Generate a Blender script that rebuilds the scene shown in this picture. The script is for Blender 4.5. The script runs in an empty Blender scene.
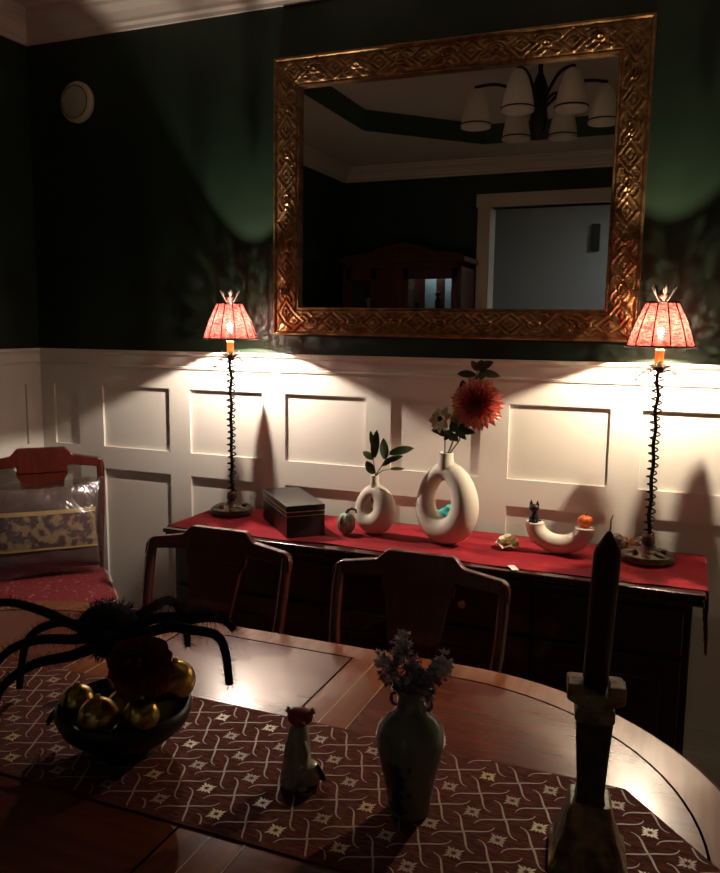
import bpy, bmesh, math, random
from mathutils import Vector, Matrix, Euler
random.seed(7)
PI = math.pi
C = bpy.context.scene.collection
R = math.radians
sin, cos = math.sin, math.cos

# ------------------------------------------------------------------ materials
def _nt(name):
    m = bpy.data.materials.new(name); m.use_nodes = True
    nt = m.node_tree
    return m, nt, nt.nodes['Principled BSDF']

def mat(name, col, rough=.5, metal=0., spec=.5, noise=0., nscale=20., stretch=(1, 1, 1), col2=None,
        bump=0., bscale=60., coat=0., trans=0., sheen=0., emit=None, estr=0., sss=0., detail=4., ramp=(.35, .65), ior=1.45):
    m, nt, b = _nt(name)
    L = nt.links
    b.inputs['Base Color'].default_value = (*col, 1)
    b.inputs['Roughness'].default_value = rough
    b.inputs['Metallic'].default_value = metal
    b.inputs['Specular IOR Level'].default_value = spec
    b.inputs['Coat Weight'].default_value = coat
    b.inputs['Coat Roughness'].default_value = .08
    b.inputs['Transmission Weight'].default_value = trans
    b.inputs['Sheen Weight'].default_value = sheen
    b.inputs['IOR'].default_value = ior
    if sss:
        b.inputs['Subsurface Weight'].default_value = sss
        b.inputs['Subsurface Radius'].default_value = (.01, .006, .004)
    if emit:
        b.inputs['Emission Color'].default_value = (*emit, 1)
        b.inputs['Emission Strength'].default_value = estr
    tc = nt.nodes.new('ShaderNodeTexCoord')
    mp = nt.nodes.new('ShaderNodeMapping'); mp.inputs['Scale'].default_value = stretch
    L.new(tc.outputs['Object'], mp.inputs['Vector'])
    if col2 or noise:
        n = nt.nodes.new('ShaderNodeTexNoise'); n.inputs['Scale'].default_value = nscale
        n.inputs['Detail'].default_value = detail
        L.new(mp.outputs[0], n.inputs['Vector'])
        r = nt.nodes.new('ShaderNodeValToRGB')
        c2 = col2 or tuple(c * (1 - noise) for c in col)
        r.color_ramp.elements[0].position = ramp[0]; r.color_ramp.elements[1].position = ramp[1]
        r.color_ramp.elements[0].color = (*col, 1); r.color_ramp.elements[1].color = (*c2, 1)
        L.new(n.outputs['Fac'], r.inputs['Fac']); L.new(r.outputs['Color'], b.inputs['Base Color'])
    if bump:
        n2 = nt.nodes.new('ShaderNodeTexNoise'); n2.inputs['Scale'].default_value = bscale
        n2.inputs['Detail'].default_value = 5
        L.new(mp.outputs[0], n2.inputs['Vector'])
        bp = nt.nodes.new('ShaderNodeBump'); bp.inputs['Strength'].default_value = bump
        bp.inputs['Distance'].default_value = .004
        L.new(n2.outputs['Fac'], bp.inputs['Height']); L.new(bp.outputs['Normal'], b.inputs['Normal'])
    return m

M = {}
M['green'] = mat('green wall paint', (.013, .028, .014), .45, noise=.35, nscale=6, bump=.25, bscale=14, stretch=(1, 1, .35))
M['white'] = mat('cream wainscot paint', (.74, .69, .62), .45, bump=.05, bscale=40)
M['crown'] = mat('cream moulding paint', (.62, .54, .46), .5)
M['ceil'] = mat('ceiling paint', (.60, .54, .46), .8)
M['dkgreen'] = mat('tray green', (.014, .035, .022), .6)
M['hallwall'] = mat('grey hall paint', (.40, .40, .37), .8)
M['hallfloor'] = mat('hall boards', (.16, .08, .04), .4)
M['floor'] = mat('floor boards', (.070, .026, .014), .35, col2=(.040, .014, .008), nscale=9, stretch=(1, 12, 1), bump=.05)
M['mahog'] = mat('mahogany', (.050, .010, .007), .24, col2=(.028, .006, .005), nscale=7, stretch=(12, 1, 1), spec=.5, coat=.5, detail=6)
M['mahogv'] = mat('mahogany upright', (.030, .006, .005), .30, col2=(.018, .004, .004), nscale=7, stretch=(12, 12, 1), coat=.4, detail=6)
M['chairwood'] = mat('red brown chair wood', (.095, .015, .009), .27, col2=(.060, .010, .006), nscale=6, stretch=(10, 10, 1), coat=.5, detail=6)
M['tablewood'] = mat('table veneer', (.13, .030, .014), .24, col2=(.095, .020, .010), nscale=4, stretch=(1.2, 14, 1), coat=.35, detail=7)
M['tableband'] = mat('table crossband', (.22, .066, .026), .24, col2=(.16, .044, .018), nscale=4, stretch=(14, 1.2, 1), coat=.35, detail=7)
M['inlay'] = mat('dark inlay', (.004, .003, .003), 1., spec=0.)
M['seam'] = mat('light inlay', (.42, .24, .12), .3)
M['redcloth'] = mat('red velvet', (.32, .010, .020), .8, col2=(.22, .007, .014), nscale=9, bump=.5, bscale=180, sheen=.05, spec=.15)
M['fringe'] = mat('red brown fringe', (.16, .03, .02), .8)
M['bronze'] = mat('aged bronze', (.16, .12, .085), .42, metal=.75, noise=.5, nscale=60, bump=.3, bscale=120)
M['wire'] = mat('dark iron', (.020, .014, .012), .45, metal=.6)
M['leafmetal'] = mat('pale leaf metal', (.42, .38, .33), .35, metal=.8, noise=.6, nscale=90)
M['candletube'] = mat('amber candle sleeve', (.80, .42, .10), .5, sss=.2)
M['ballred'] = mat('brown red ball', (.14, .035, .02), .35)
M['black'] = mat('black lacquer', (.012, .010, .010), .35, coat=.2)
M['goldline'] = mat('brass line', (.70, .52, .26), .3, metal=.9)
M['ceramic'] = mat('matte cream ceramic', (.74, .66, .55), .62, bump=.08, bscale=150)
M['leaf'] = mat('leaf green', (.13, .19, .07), .5, col2=(.06, .10, .04), nscale=30)
M['leafd'] = mat('dark leaf', (.09, .11, .06), .5, col2=(.13, .09, .06), nscale=25)
M['stem'] = mat('stem green', (.12, .16, .06), .5)
M['coral'] = mat('coral petals', (.84, .30, .23), .55, col2=(.90, .48, .36), nscale=30)
M['coraldk'] = mat('deep red petals', (.72, .16, .16), .6)
M['ivory'] = mat('ivory petals', (.80, .70, .48), .55)
M['yellow'] = mat('yellow centre', (.85, .55, .08), .5)
M['brownc'] = mat('brown centre', (.16, .07, .02), .7)
M['orange'] = mat('orange pumpkin', (.80, .16, .03), .45)
M['blackcat'] = mat('black figurine', (.012, .010, .010), .5)
M['gourdg'] = mat('green grey gourd', (.48, .56, .42), .4, col2=(.20, .30, .18), nscale=40)
M['brown'] = mat('brown stem', (.14, .07, .035), .6)
M['turq'] = mat('turquoise glaze', (.05, .50, .50), .25, coat=.3)
M['peach'] = mat('peach shell', (.90, .58, .34), .4, col2=(.75, .40, .20), nscale=25)
M['shellg'] = mat('banded shell', (.42, .36, .32), .35, col2=(.08, .05, .04), nscale=35, ramp=(.42, .55))
M['tag'] = mat('white tag', (.75, .66, .60), .6)
M['seatred'] = mat('red floral seat fabric', (.15, .010, .014), .8, col2=(.34, .16, .13), nscale=55, ramp=(.60, .70), detail=3)
M['piping'] = mat('cream piping', (.62, .50, .38), .6)
M['seatpale'] = mat('pale rose seat fabric', (.42, .22, .20), .8, col2=(.30, .05, .05), nscale=50, ramp=(.5, .6))
M['cushion'] = mat('grey brown cushion', (.12, .075, .065), .7, bump=.3, bscale=120)
M['tapestry'] = mat('tapestry band', (.34, .23, .12), .6, col2=(.10, .055, .065), nscale=34, ramp=(.44, .54), detail=3)
M['goldtrim'] = mat('gold braid', (.55, .36, .15), .5)
M['gold'] = mat('gold bauble', (.52, .37, .09), .28, metal=1., noise=.3, nscale=20)
M['darkbowl'] = mat('black bowl', (.008, .007, .007), .4)
M['fur'] = mat('black plush', (.006, .006, .008), .95)
M['rose'] = mat('dark red petals', (.16, .008, .012), .8)
M['burg'] = mat('burgundy wax', (.05, .004, .007), .60, spec=.2, sss=.1)
M['wick'] = mat('wick', (.30, .25, .20), .8)
M['goldstone'] = mat('antique gold stone', (.34, .25, .12), .5, col2=(.08, .05, .03), nscale=45, bump=.6, bscale=60)
M['darkstone'] = mat('dark carved column', (.055, .04, .028), .5, col2=(.02, .014, .01), nscale=60, bump=.7, bscale=70)
M['celadon'] = mat('green grey glaze', (.17, .185, .135), .20, coat=.5, col2=(.12, .13, .095), nscale=12)
M['paint'] = mat('dark painted foliage', (.02, .022, .03), .3)
M['lilac'] = mat('lilac petals', (.34, .24, .36), .7)
M['pale'] = mat('pale petals', (.70, .66, .66), .7)
M['cream'] = mat('cream glaze', (.34, .31, .22), .25, coat=.4, col2=(.24, .22, .15), nscale=30)
M['redglaze'] = mat('red glaze', (.24, .02, .02), .35)
M['detector'] = mat('off white plastic', (.46, .43, .33), .5)
M['shadeglass'] = mat('opal glass', (.62, .58, .50), .3)
M['bronzedk'] = mat('dark chandelier bronze', (.020, .014, .010), .45, metal=.5)
M['switch'] = mat('dark plastic', (.03, .03, .03), .5)
M['cabreflect'] = mat('painted glass reflection', (.35, .40, .42), .6)  # pale colour imitating a bright reflection in the cabinet glass
M['cabwood'] = mat('cabinet wood', (.085, .020, .011), .35, col2=(.045, .01, .007), nscale=6, stretch=(10, 10, 1))

def m_mirror():
    m, nt, b = _nt('mirror silvering')
    b.inputs['Base Color'].default_value = (.78, .80, .78, 1)
    b.inputs['Metallic'].default_value = 1; b.inputs['Roughness'].default_value = .004
    return m
M['mirror'] = m_mirror()

def m_frame():
    m, nt, b = _nt('carved gold leaf'); L = nt.links
    tc = nt.nodes.new('ShaderNodeTexCoord')
    n = nt.nodes.new('ShaderNodeTexNoise'); n.inputs['Scale'].default_value = 30; n.inputs['Detail'].default_value = 5
    L.new(tc.outputs['Object'], n.inputs['Vector'])
    r = nt.nodes.new('ShaderNodeValToRGB')
    r.color_ramp.elements[0].position = .35; r.color_ramp.elements[1].position = .7
    r.color_ramp.elements[0].color = (.18, .085, .035, 1); r.color_ramp.elements[1].color = (.40, .23, .095, 1)
    L.new(n.outputs['Fac'], r.inputs['Fac']); L.new(r.outputs['Color'], b.inputs['Base Color'])
    b.inputs['Metallic'].default_value = .75; b.inputs['Roughness'].default_value = .36
    n2 = nt.nodes.new('ShaderNodeTexNoise'); n2.inputs['Scale'].default_value = 220
    L.new(tc.outputs['Object'], n2.inputs['Vector'])
    bp = nt.nodes.new('ShaderNodeBump'); bp.inputs['Strength'].default_value = .4; bp.inputs['Distance'].default_value = .002
    L.new(n2.outputs['Fac'], bp.inputs['Height']); L.new(bp.outputs['Normal'], b.inputs['Normal'])
    return m
M['frame'] = m_frame()

def m_shade():
    m = bpy.data.materials.new('woven red shade'); m.use_nodes = True
    nt = m.node_tree; L = nt.links; N = nt.nodes
    N.remove(N['Principled BSDF']); out = N['Material Output']
    tc = N.new('ShaderNodeTexCoord')
    mp = N.new('ShaderNodeMapping'); mp.inputs['Scale'].default_value = (1, 1, 5)
    L.new(tc.outputs['Object'], mp.inputs['Vector'])
    n = N.new('ShaderNodeTexNoise'); n.inputs['Scale'].default_value = 70; n.inputs['Detail'].default_value = 3
    L.new(mp.outputs[0], n.inputs['Vector'])
    r = N.new('ShaderNodeValToRGB')
    r.color_ramp.elements[0].position = .42; r.color_ramp.elements[1].position = .60
    r.color_ramp.elements[0].color = (.055, .004, .004, 1); r.color_ramp.elements[1].color = (.15, .028, .022, 1)
    L.new(n.outputs['Fac'], r.inputs['Fac'])
    d = N.new('ShaderNodeBsdfDiffuse'); t = N.new('ShaderNodeBsdfTranslucent')
    L.new(r.outputs['Color'], d.inputs['Color']); L.new(r.outputs['Color'], t.inputs['Color'])
    mx = N.new('ShaderNodeMixShader'); mx.inputs[0].default_value = .35
    L.new(d.outputs[0], mx.inputs[1]); L.new(t.outputs[0], mx.inputs[2])
    n3 = N.new('ShaderNodeTexNoise'); n3.inputs['Scale'].default_value = 170
    L.new(mp.outputs[0], n3.inputs['Vector'])
    r3 = N.new('ShaderNodeValToRGB')
    r3.color_ramp.elements[0].position = .58; r3.color_ramp.elements[1].position = .64
    r3.color_ramp.elements[0].color = (0, 0, 0, 1); r3.color_ramp.elements[1].color = (.40, .40, .40, 1)
    L.new(n3.outputs['Fac'], r3.inputs['Fac'])
    tr = N.new('ShaderNodeBsdfTransparent')
    mx2 = N.new('ShaderNodeMixShader')
    L.new(r3.outputs['Color'], mx2.inputs[0]); L.new(mx.outputs[0], mx2.inputs[1]); L.new(tr.outputs[0], mx2.inputs[2])
    L.new(mx2.outputs[0], out.inputs['Surface'])
    return m
M['shade'] = m_shade()

def m_plastic():
    m, nt, b = _nt('clear plastic film'); L = nt.links; N = nt.nodes; out = N['Material Output']
    tc = N.new('ShaderNodeTexCoord')
    n = N.new('ShaderNodeTexNoise'); n.inputs['Scale'].default_value = 9; n.inputs['Detail'].default_value = 3
    n.inputs['Distortion'].default_value = 1.2
    L.new(tc.outputs['Object'], n.inputs['Vector'])
    bp = N.new('ShaderNodeBump'); bp.inputs['Strength'].default_value = .9; bp.inputs['Distance'].default_value = .02
    L.new(n.outputs['Fac'], bp.inputs['Height'])
    g = N.new('ShaderNodeBsdfGlossy'); g.inputs['Roughness'].default_value = .24; g.inputs['Color'].default_value = (.85, .85, .9, 1)
    L.new(bp.outputs['Normal'], g.inputs['Normal'])
    t = N.new('ShaderNodeBsdfTransparent'); t.inputs['Color'].default_value = (.93, .93, .93, 1)
    mx = N.new('ShaderNodeMixShader'); mx.inputs[0].default_value = .13
    L.new(t.outputs[0], mx.inputs[1]); L.new(g.outputs[0], mx.inputs[2]); L.new(mx.outputs[0], out.inputs['Surface'])
    return m
M['plastic'] = m_plastic()

def m_glass():
    m, nt, b = _nt('cabinet glass'); L = nt.links; N = nt.nodes; out = N['Material Output']
    g = N.new('ShaderNodeBsdfGlossy'); g.inputs['Roughness'].default_value = .02
    t = N.new('ShaderNodeBsdfTransparent'); t.inputs['Color'].default_value = (.9, .93, .93, 1)
    mx = N.new('ShaderNodeMixShader'); mx.inputs[0].default_value = .10
    L.new(t.outputs[0], mx.inputs[1]); L.new(g.outputs[0], mx.inputs[2]); L.new(mx.outputs[0], out.inputs['Surface'])
    return m
M['glass'] = m_glass()

def m_runner():
    m, nt, b = _nt('brown woven runner'); L = nt.links; N = nt.nodes
    tc = N.new('ShaderNodeTexCoord')
    mp = N.new('ShaderNodeMapping'); mp.inputs['Scale'].default_value = (1, 5, 1)
    L.new(tc.outputs['Object'], mp.inputs['Vector'])
    n = N.new('ShaderNodeTexNoise'); n.inputs['Scale'].default_value = 45; n.inputs['Detail'].default_value = 4
    L.new(mp.outputs[0], n.inputs['Vector'])
    r = N.new('ShaderNodeValToRGB'); r.color_ramp.elements[0].position = .4; r.color_ramp.elements[1].position = .65
    r.color_ramp.elements[0].color = (.060, .014, .010, 1); r.color_ramp.elements[1].color = (.13, .036, .024, 1)
    L.new(n.outputs['Fac'], r.inputs['Fac']); L.new(r.outputs['Color'], b.inputs['Base Color'])
    b.inputs['Roughness'].default_value = .9; b.inputs['Specular IOR Level'].default_value = .08
    return m
M['runner'] = m_runner()
M['embroid'] = mat('cream embroidery', (.34, .22, .15), .55)
M['embroidg'] = mat('gold embroidery', (.52, .36, .14), .45)
M['bulb'] = mat('lit bulb', (1, .9, .7), .3, emit=(1, .86, .72), estr=60)
M['bulb2'] = mat('lit warm bulb', (1, .9, .7), .3, emit=(1, .84, .62), estr=60)
def m_bulbglass():
    m, nt, b = _nt('glowing bulb glass'); L = nt.links; N = nt.nodes; out = N['Material Output']
    e = N.new('ShaderNodeEmission'); e.inputs['Color'].default_value = (1, .82, .62, 1); e.inputs['Strength'].default_value = 260
    t = N.new('ShaderNodeBsdfTransparent'); mx = N.new('ShaderNodeMixShader'); mx.inputs[0].default_value = .75
    L.new(e.outputs[0], mx.inputs[1]); L.new(t.outputs[0], mx.inputs[2]); L.new(mx.outputs[0], out.inputs['Surface'])
    return m
M['bulbglass'] = m_bulbglass()
M['cabglow'] = mat('added cabinet glow', (.9, .95, 1), .3, emit=(.75, .92, 1), estr=9.0)  # added emitter to brighten the pale strips, not a fitted lamp

# ------------------------------------------------------------------ mesh builder
class MB:
    def __init__(s): s.v = []; s.f = []; s.m = []; s.X = Matrix.Identity(4); s.k = 0
    def V(s, p): s.v.append(tuple(s.X @ Vector(p))); return len(s.v) - 1
    def F(s, idx): s.f.append(tuple(idx)); s.m.append(s.k)
    def box(s, x0, x1, y0, y1, z0, z1):
        i = [s.V(p) for p in [(x0, y0, z0), (x1, y0, z0), (x1, y1, z0), (x0, y1, z0), (x0, y0, z1), (x1, y0, z1), (x1, y1, z1), (x0, y1, z1)]]
        for q in [(0, 3, 2, 1), (4, 5, 6, 7), (0, 1, 5, 4), (1, 2, 6, 5), (2, 3, 7, 6), (3, 0, 4, 7)]: s.F([i[a] for a in q])
        return s
    def lathe(s, prof, seg=32, c=(0, 0, 0), sx=1, sy=1, ph=0., cap=True):
        rings = []
        for r, z in prof:
            rings.append([s.V((c[0] + sx * r * cos(ph + 2 * PI * k / seg), c[1] + sy * r * sin(ph + 2 * PI * k / seg), c[2] + z)) for k in range(seg)])
        for a, b in zip(rings, rings[1:]):
            for k in range(seg): s.F([a[k], a[(k + 1) % seg], b[(k + 1) % seg], b[k]])
        if cap:
            s.F(rings[0][::-1]); s.F(rings[-1])
        return s
    def tube(s, path, rad, seg=8, closed=False, cap=True, flat=1., up=None):
        P = [Vector(p) for p in path]; n = len(P)
        rr = rad if isinstance(rad, (list, tuple)) else [rad] * n
        ref = Vector(up) if up else Vector((0, 0, 1))
        prev = None; rings = []
        for i in range(n):
            if closed: t = (P[(i + 1) % n] - P[i - 1])
            else: t = P[min(i + 1, n - 1)] - P[max(i - 1, 0)]
            if t.length < 1e-9: t = Vector((0, 0, 1))
            t.normalize()
            if prev is None:
                a = ref if abs(t.dot(ref)) < .95 else Vector((1, 0, 0))
                u = (a - t * a.dot(t)).normalized()
            else:
                u = (prev - t * prev.dot(t)).normalized()
            prev = u; w = t.cross(u)
            rings.append([s.V(P[i] + (u * cos(2 * PI * k / seg) * flat + w * sin(2 * PI * k / seg)) * rr[i]) for k in range(seg)])
        rng = range(n) if closed else range(n - 1)
        for i in rng:
            a = rings[i]; b = rings[(i + 1) % n]
            for k in range(seg): s.F([a[k], b[k], b[(k + 1) % seg], a[(k + 1) % seg]][::-1])
        if cap and not closed: s.F(rings[0]); s.F(rings[-1][::-1])
        return s
    def ball(s, c, r, seg=16, rings=10, sc=(1, 1, 1)):
        prof = []
        grid = []
        for i in range(rings + 1):
            th = PI * i / rings
            if i in (0, rings): grid.append([s.V((c[0], c[1], c[2] + r * sc[2] * cos(th)))])
            else: grid.append([s.V((c[0] + r * sc[0] * sin(th) * cos(2 * PI * k / seg), c[1] + r * sc[1] * sin(th) * sin(2 * PI * k / seg), c[2] + r * sc[2] * cos(th))) for k in range(seg)])
        for i in range(rings):
            a, b = grid[i], grid[i + 1]
            for k in range(seg):
                k2 = (k + 1) % seg
                if len(a) == 1: s.F([a[0], b[k], b[k2]])
                elif len(b) == 1: s.F([a[k], b[0], a[k2]])
                else: s.F([a[k], b[k], b[k2], a[k2]])
        return s
    def prism(s, out, y0, y1):      # outline in XZ extruded along y (counter-clockwise seen from -y)
        a = [s.V((x, y0, z)) for x, z in out]; b = [s.V((x, y1, z)) for x, z in out]; n = len(out)
        s.F(a); s.F(b[::-1])
        for i in range(n): s.F([a[i], b[i], b[(i + 1) % n], a[(i + 1) % n]])
        return s
    def slab(s, out, z0, z1):       # outline in XY extruded along z
        a = [s.V((x, y, z0)) for x, y in out]; b = [s.V((x, y, z1)) for x, y in out]; n = len(out)
        s.F(a[::-1]); s.F(b)
        for i in range(n): s.F([a[i], a[(i + 1) % n], b[(i + 1) % n], b[i]])
        return s
    def ribbon(s, pts, w, z, lift=0.):  # flat line in XY with a thin body
        n = len(pts); P = [Vector(p) for p in pts]; L = []; Rr = []
        for i in range(n):
            t = (P[min(i + 1, n - 1)] - P[max(i - 1, 0)]); t = t.normalized(); nn = Vector((-t.y, t.x)); ww = (w[i] if isinstance(w, list) else w) / 2
            L.append(s.V((P[i].x + nn.x * ww, P[i].y + nn.y * ww, z))); Rr.append(s.V((P[i].x - nn.x * ww, P[i].y - nn.y * ww, z)))
        for i in range(n - 1): s.F([Rr[i], Rr[i + 1], L[i + 1], L[i]])
        return s
    def leaf(s, p, d, up, L, W, bend=.2, fold=.15, seg=5, th=.0006):
        p = Vector(p); d = Vector(d).normalized(); up = Vector(up); up = (up - d * up.dot(d)).normalized(); w = d.cross(up)
        rows = []
        for i in range(seg + 1):
            t = i / seg; wd = W / 2 * (sin(PI * min(1, t * .92 + .08)) ** .7) * (1 if i < seg else 0.05)
            c = p + d * (L * t) - up * (bend * L * t * t)
            rows.append([s.V(c - w * wd + up * fold * wd), s.V(c), s.V(c + w * wd + up * fold * wd), s.V(c - up * (th + .12 * wd))])
        for a, b in zip(rows, rows[1:]):
            s.F([a[0], a[1], b[1], b[0]]); s.F([a[1], a[2], b[2], b[1]]); s.F([a[3], a[0], b[0], b[3]]); s.F([a[2], a[3], b[3], b[2]])
        return s
    def build(s, name, mats, parent=None, smooth=True, bevel=0., sub=0, ang=40, loc=None, rot=None):
        me = bpy.data.meshes.new(name); me.from_pydata(s.v, [], s.f)
        if not isinstance(mats, (list, tuple)): mats = [mats]
        for m in mats: me.materials.append(M[m] if isinstance(m, str) else m)
        for p, k in zip(me.polygons, s.m): p.material_index = k; p.use_smooth = smooth
        bm = bmesh.new(); bm.from_mesh(me); bmesh.ops.recalc_face_normals(bm, faces=bm.faces)
        if smooth:
            for e in bm.edges:
                if len(e.link_faces) == 2 and e.calc_face_angle(0) > R(ang): e.smooth = False
        bm.to_mesh(me); bm.free()
        o = bpy.data.objects.new(name, me); C.objects.link(o)
        if parent: o.parent = parent
        if bevel:
            b = o.modifiers.new('b', 'BEVEL'); b.width = bevel; b.segments = 2; b.limit_method = 'ANGLE'; b.angle_limit = R(35)
        if sub:
            q = o.modifiers.new('s', 'SUBSURF'); q.levels = sub; q.render_levels = sub
        if loc: o.location = loc
        if rot: o.rotation_euler = rot
        return o

def tag(o, label=None, cat=None, group=None, kind=None):
    if label: o['label'] = label
    if cat: o['category'] = cat
    if group: o['group'] = group
    if kind: o['kind'] = kind
    return o
def thing(name, label, cat, loc=(0, 0, 0), rz=0., group=None, sc=1.):
    o = bpy.data.objects.new(name, None); C.objects.link(o); o.empty_display_size = .05
    o.location = loc; o.rotation_euler = (0, 0, rz); o.scale = (sc, sc, sc)
    return tag(o, label, cat, group)
def struct(name, mb, mats, **k):
    k.setdefault('smooth', False)
    return tag(mb.build(name, mats, **k), kind='structure')
def copy_tree(o, parent=None):
    c = o.copy(); C.objects.link(c)
    if parent: c.parent = parent
    for ch in list(o.children): copy_tree(ch, c)
    return c

# ------------------------------------------------------------------ room
XL, XR, YB = -2.597, 1.10, -3.35
ZC, ZT = 2.78, 2.90
HX0, HX1, HZ = -1.42, -.28, 2.44          # hall opening in the wall behind the camera
struct('floor', MB().box(XL - .1, XR + .1, YB - .1, .1, -.05, 0), 'floor')
struct('wall_back', MB().box(XL - .12, XR + .12, 0, .12, 0, ZC + .2), 'green')
struct('wall_left', MB().box(XL - .12, XL, YB, 0, 0, ZC + .2), 'green')
struct('wall_right', MB().box(XR, XR + .12, YB, 0, 0, ZC + .2), 'green')
w = MB(); w.box(XL - .12, HX0, YB - .12, YB, 0, ZC + .2); w.box(HX1, XR + .12, YB - .12, YB, 0, ZC + .2); w.box(HX0, HX1, YB - .12, YB, HZ, ZC + .2)
struct('wall_front', w, 'green')
# tray ceiling: flat soffit with an octagonal opening, green riser, higher ceiling
def octa(cx, cy, hx, hy, ch):
    return [(cx - hx, cy - hy + ch), (cx - hx + ch, cy - hy), (cx + hx - ch, cy - hy), (cx + hx, cy - hy + ch), (cx + hx, cy + hy - ch), (cx + hx - ch, cy + hy), (cx - hx + ch, cy + hy), (cx - hx, cy + hy - ch)]
OC = octa(-.75, -1.68, 1.21, 1.12, .62)
s = MB()
outer = [(XL, (YB + OC[0][1]) / 2 - .4), (XL, YB), (XR, YB), (XR, YB), (XR, 0), (XR, 0), (XL, 0), (XL, 0)]
outer = [(XL, OC[0][1]), (OC[1][0], YB), (OC[2][0], YB), (XR, OC[3][1]), (XR, OC[4][1]), (OC[5][0], 0), (OC[6][0], 0), (XL, OC[7][1])]
for z in (ZC, ZC + .02):
    vi = [s.V((*p, z)) for p in OC]; vo = [s.V((*p, z)) for p in outer]
    for i in range(8):
        j = (i + 1) % 8; s.F([vi[i], vi[j], vo[j], vo[i]])
    for a, b, cxy in [(0, 1, (XL, YB)), (2, 3, (XR, YB)), (4, 5, (XR, 0)), (6, 7, (XL, 0))]:
        c = s.V((*cxy, z)); s.F([vo[a], vo[b], c])
s.box(XL, XR, YB, 0, ZT, ZT + .05)
struct('ceiling', s, 'ceil')
s = MB()
OC2 = octa(-.75, -1.68, 1.225, 1.135, .62)
a = [s.V((*p, ZC - .004)) for p in OC]; b = [s.V((*p, ZT)) for p in OC]; a2 = [s.V((*p, ZC - .004)) for p in OC2]; b2 = [s.V((*p, ZT)) for p in OC2]
for i in range(8):
    j = (i + 1) % 8
    s.F([a[i], a[j], b[j], b[i]]); s.F([a2[i], a2[j], b2[j], b2[i]]); s.F([a[i], a[j], a2[j], a2[i]])
struct('trim_1', s, 'dkgreen')
# crown moulding: profile swept round the room (offset from wall, z)
CP = [(0, 2.68), (.012, 2.68), (.016, 2.692), (.030, 2.70), (.034, 2.712), (.052, 2.735), (.082, 2.752), (.090, 2.765), (.104, 2.768), (.108, 2.78), (0, 2.78)]
s = MB(); rows = []
for x, y, dx, dy in [(XL, YB, 1, 1), (XR, YB, -1, 1), (XR, 0, -1, -1), (XL, 0, 1, -1)]:
    rows.append([s.V((x + dx * o, y + dy * o, z)) for o, z in CP])
for i in range(4):
    a, b = rows[i], rows[(i + 1) % 4]
    for k in range(len(CP) - 1): s.F([a[k], b[k], b[k + 1], a[k + 1]])
struct('trim_2', s, 'crown')
# wainscot: boards with recessed panels, built per wall run in local (u along wall, d out of wall)
def wainscot(stiles, u0, u1, X, nm):
    s = MB(); s.X = X
    zt = 1.385
    s.box(u0, u1, 0, .006, .0, zt)                                   # recessed field
    s.box(u0, u1, .006, .017, 1.298, zt); s.box(u0, u1, .006, .017, .948, 1.042); s.box(u0, u1, .006, .017, .0, .262)
    for a, b in stiles:
        s.box(a, b, .006, .017, .262, .948); s.box(a, b, .006, .017, 1.042, 1.298)
    return struct(nm, s, 'white')
def run_profile(P, u0, u1, X, nm, m):
    s = MB(); s.X = X
    a = [s.V((u0, d, z)) for d, z in P]; b = [s.V((u1, d, z)) for d, z in P]
    n = len(P)
    for i in range(n): s.F([a[i], a[(i + 1) % n], b[(i + 1) % n], b[i]])
    s.F(a[::-1]); s.F(b)
    return struct(nm, s, m)
capP = [(0, 1.378), (.022, 1.378), (.024, 1.385), (.019, 1.390), (.021, 1.396), (.021, 1.425), (.028, 1.432), (.034, 1.436), (.034, 1.447), (0, 1.447)]
baseP = [(0, 0), (.030, 0), (.030, .17), (.026, .185), (.021, .192), (.021, .205), (0, .205)]
MBk = Matrix(((1, 0, 0, 0), (0, -1, 0, 0), (0, 0, 1, 0), (0, 0, 0, 1)))            # back wall: u = x, d = -y
MLf = Matrix(((0, 1, 0, XL), (1, 0, 0, 0), (0, 0, 1, 0), (0, 0, 0, 1)))            # left wall: u = y, d = +x
MRt = Matrix(((0, -1, 0, XR), (1, 0, 0, 0), (0, 0, 1, 0), (0, 0, 0, 1)))
MFr = Matrix(((1, 0, 0, 0), (0, 1, 0, YB), (0, 0, 1, 0), (0, 0, 0, 1)))
st = [(-2.597, -2.511), (-2.380, -2.253)] + [(-1.920 + .4255 * k, -1.823 + .4255 * k) for k in range(7)] + [(1.05, 1.10)]
wainscot(st, XL, XR, MBk, 'trim_3'); run_profile(capP, XL, XR, MBk, 'trim_4', 'white'); run_profile(baseP, XL, XR, MBk, 'baseboard_back', 'white')
st = [(-.10, 0)] + [(-.5255 - .4255 * k, -.4285 - .4255 * k) for k in range(7)]
wainscot(st, YB, 0, MLf, 'trim_5'); run_profile(capP, YB, 0, MLf, 'trim_6', 'white'); run_profile(baseP, YB, 0, MLf, 'baseboard_left', 'white')
wainscot(st, YB, 0, MRt, 'trim_7'); run_profile(capP, YB, 0, MRt, 'trim_8', 'white'); run_profile(baseP, YB, 0, MRt, 'baseboard_right', 'white')
for a, b, i in [(XL, HX0 - .09, 9), (HX1 + .09, XR, 11)]:
    wainscot([(a, a + .1), ((a + b) / 2 - .05, (a + b) / 2 + .05), (b - .1, b)], a, b, MFr, 'trim_%d' % i); run_profile(capP, a, b, MFr, 'trim_%d' % (i + 1), 'white')
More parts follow.
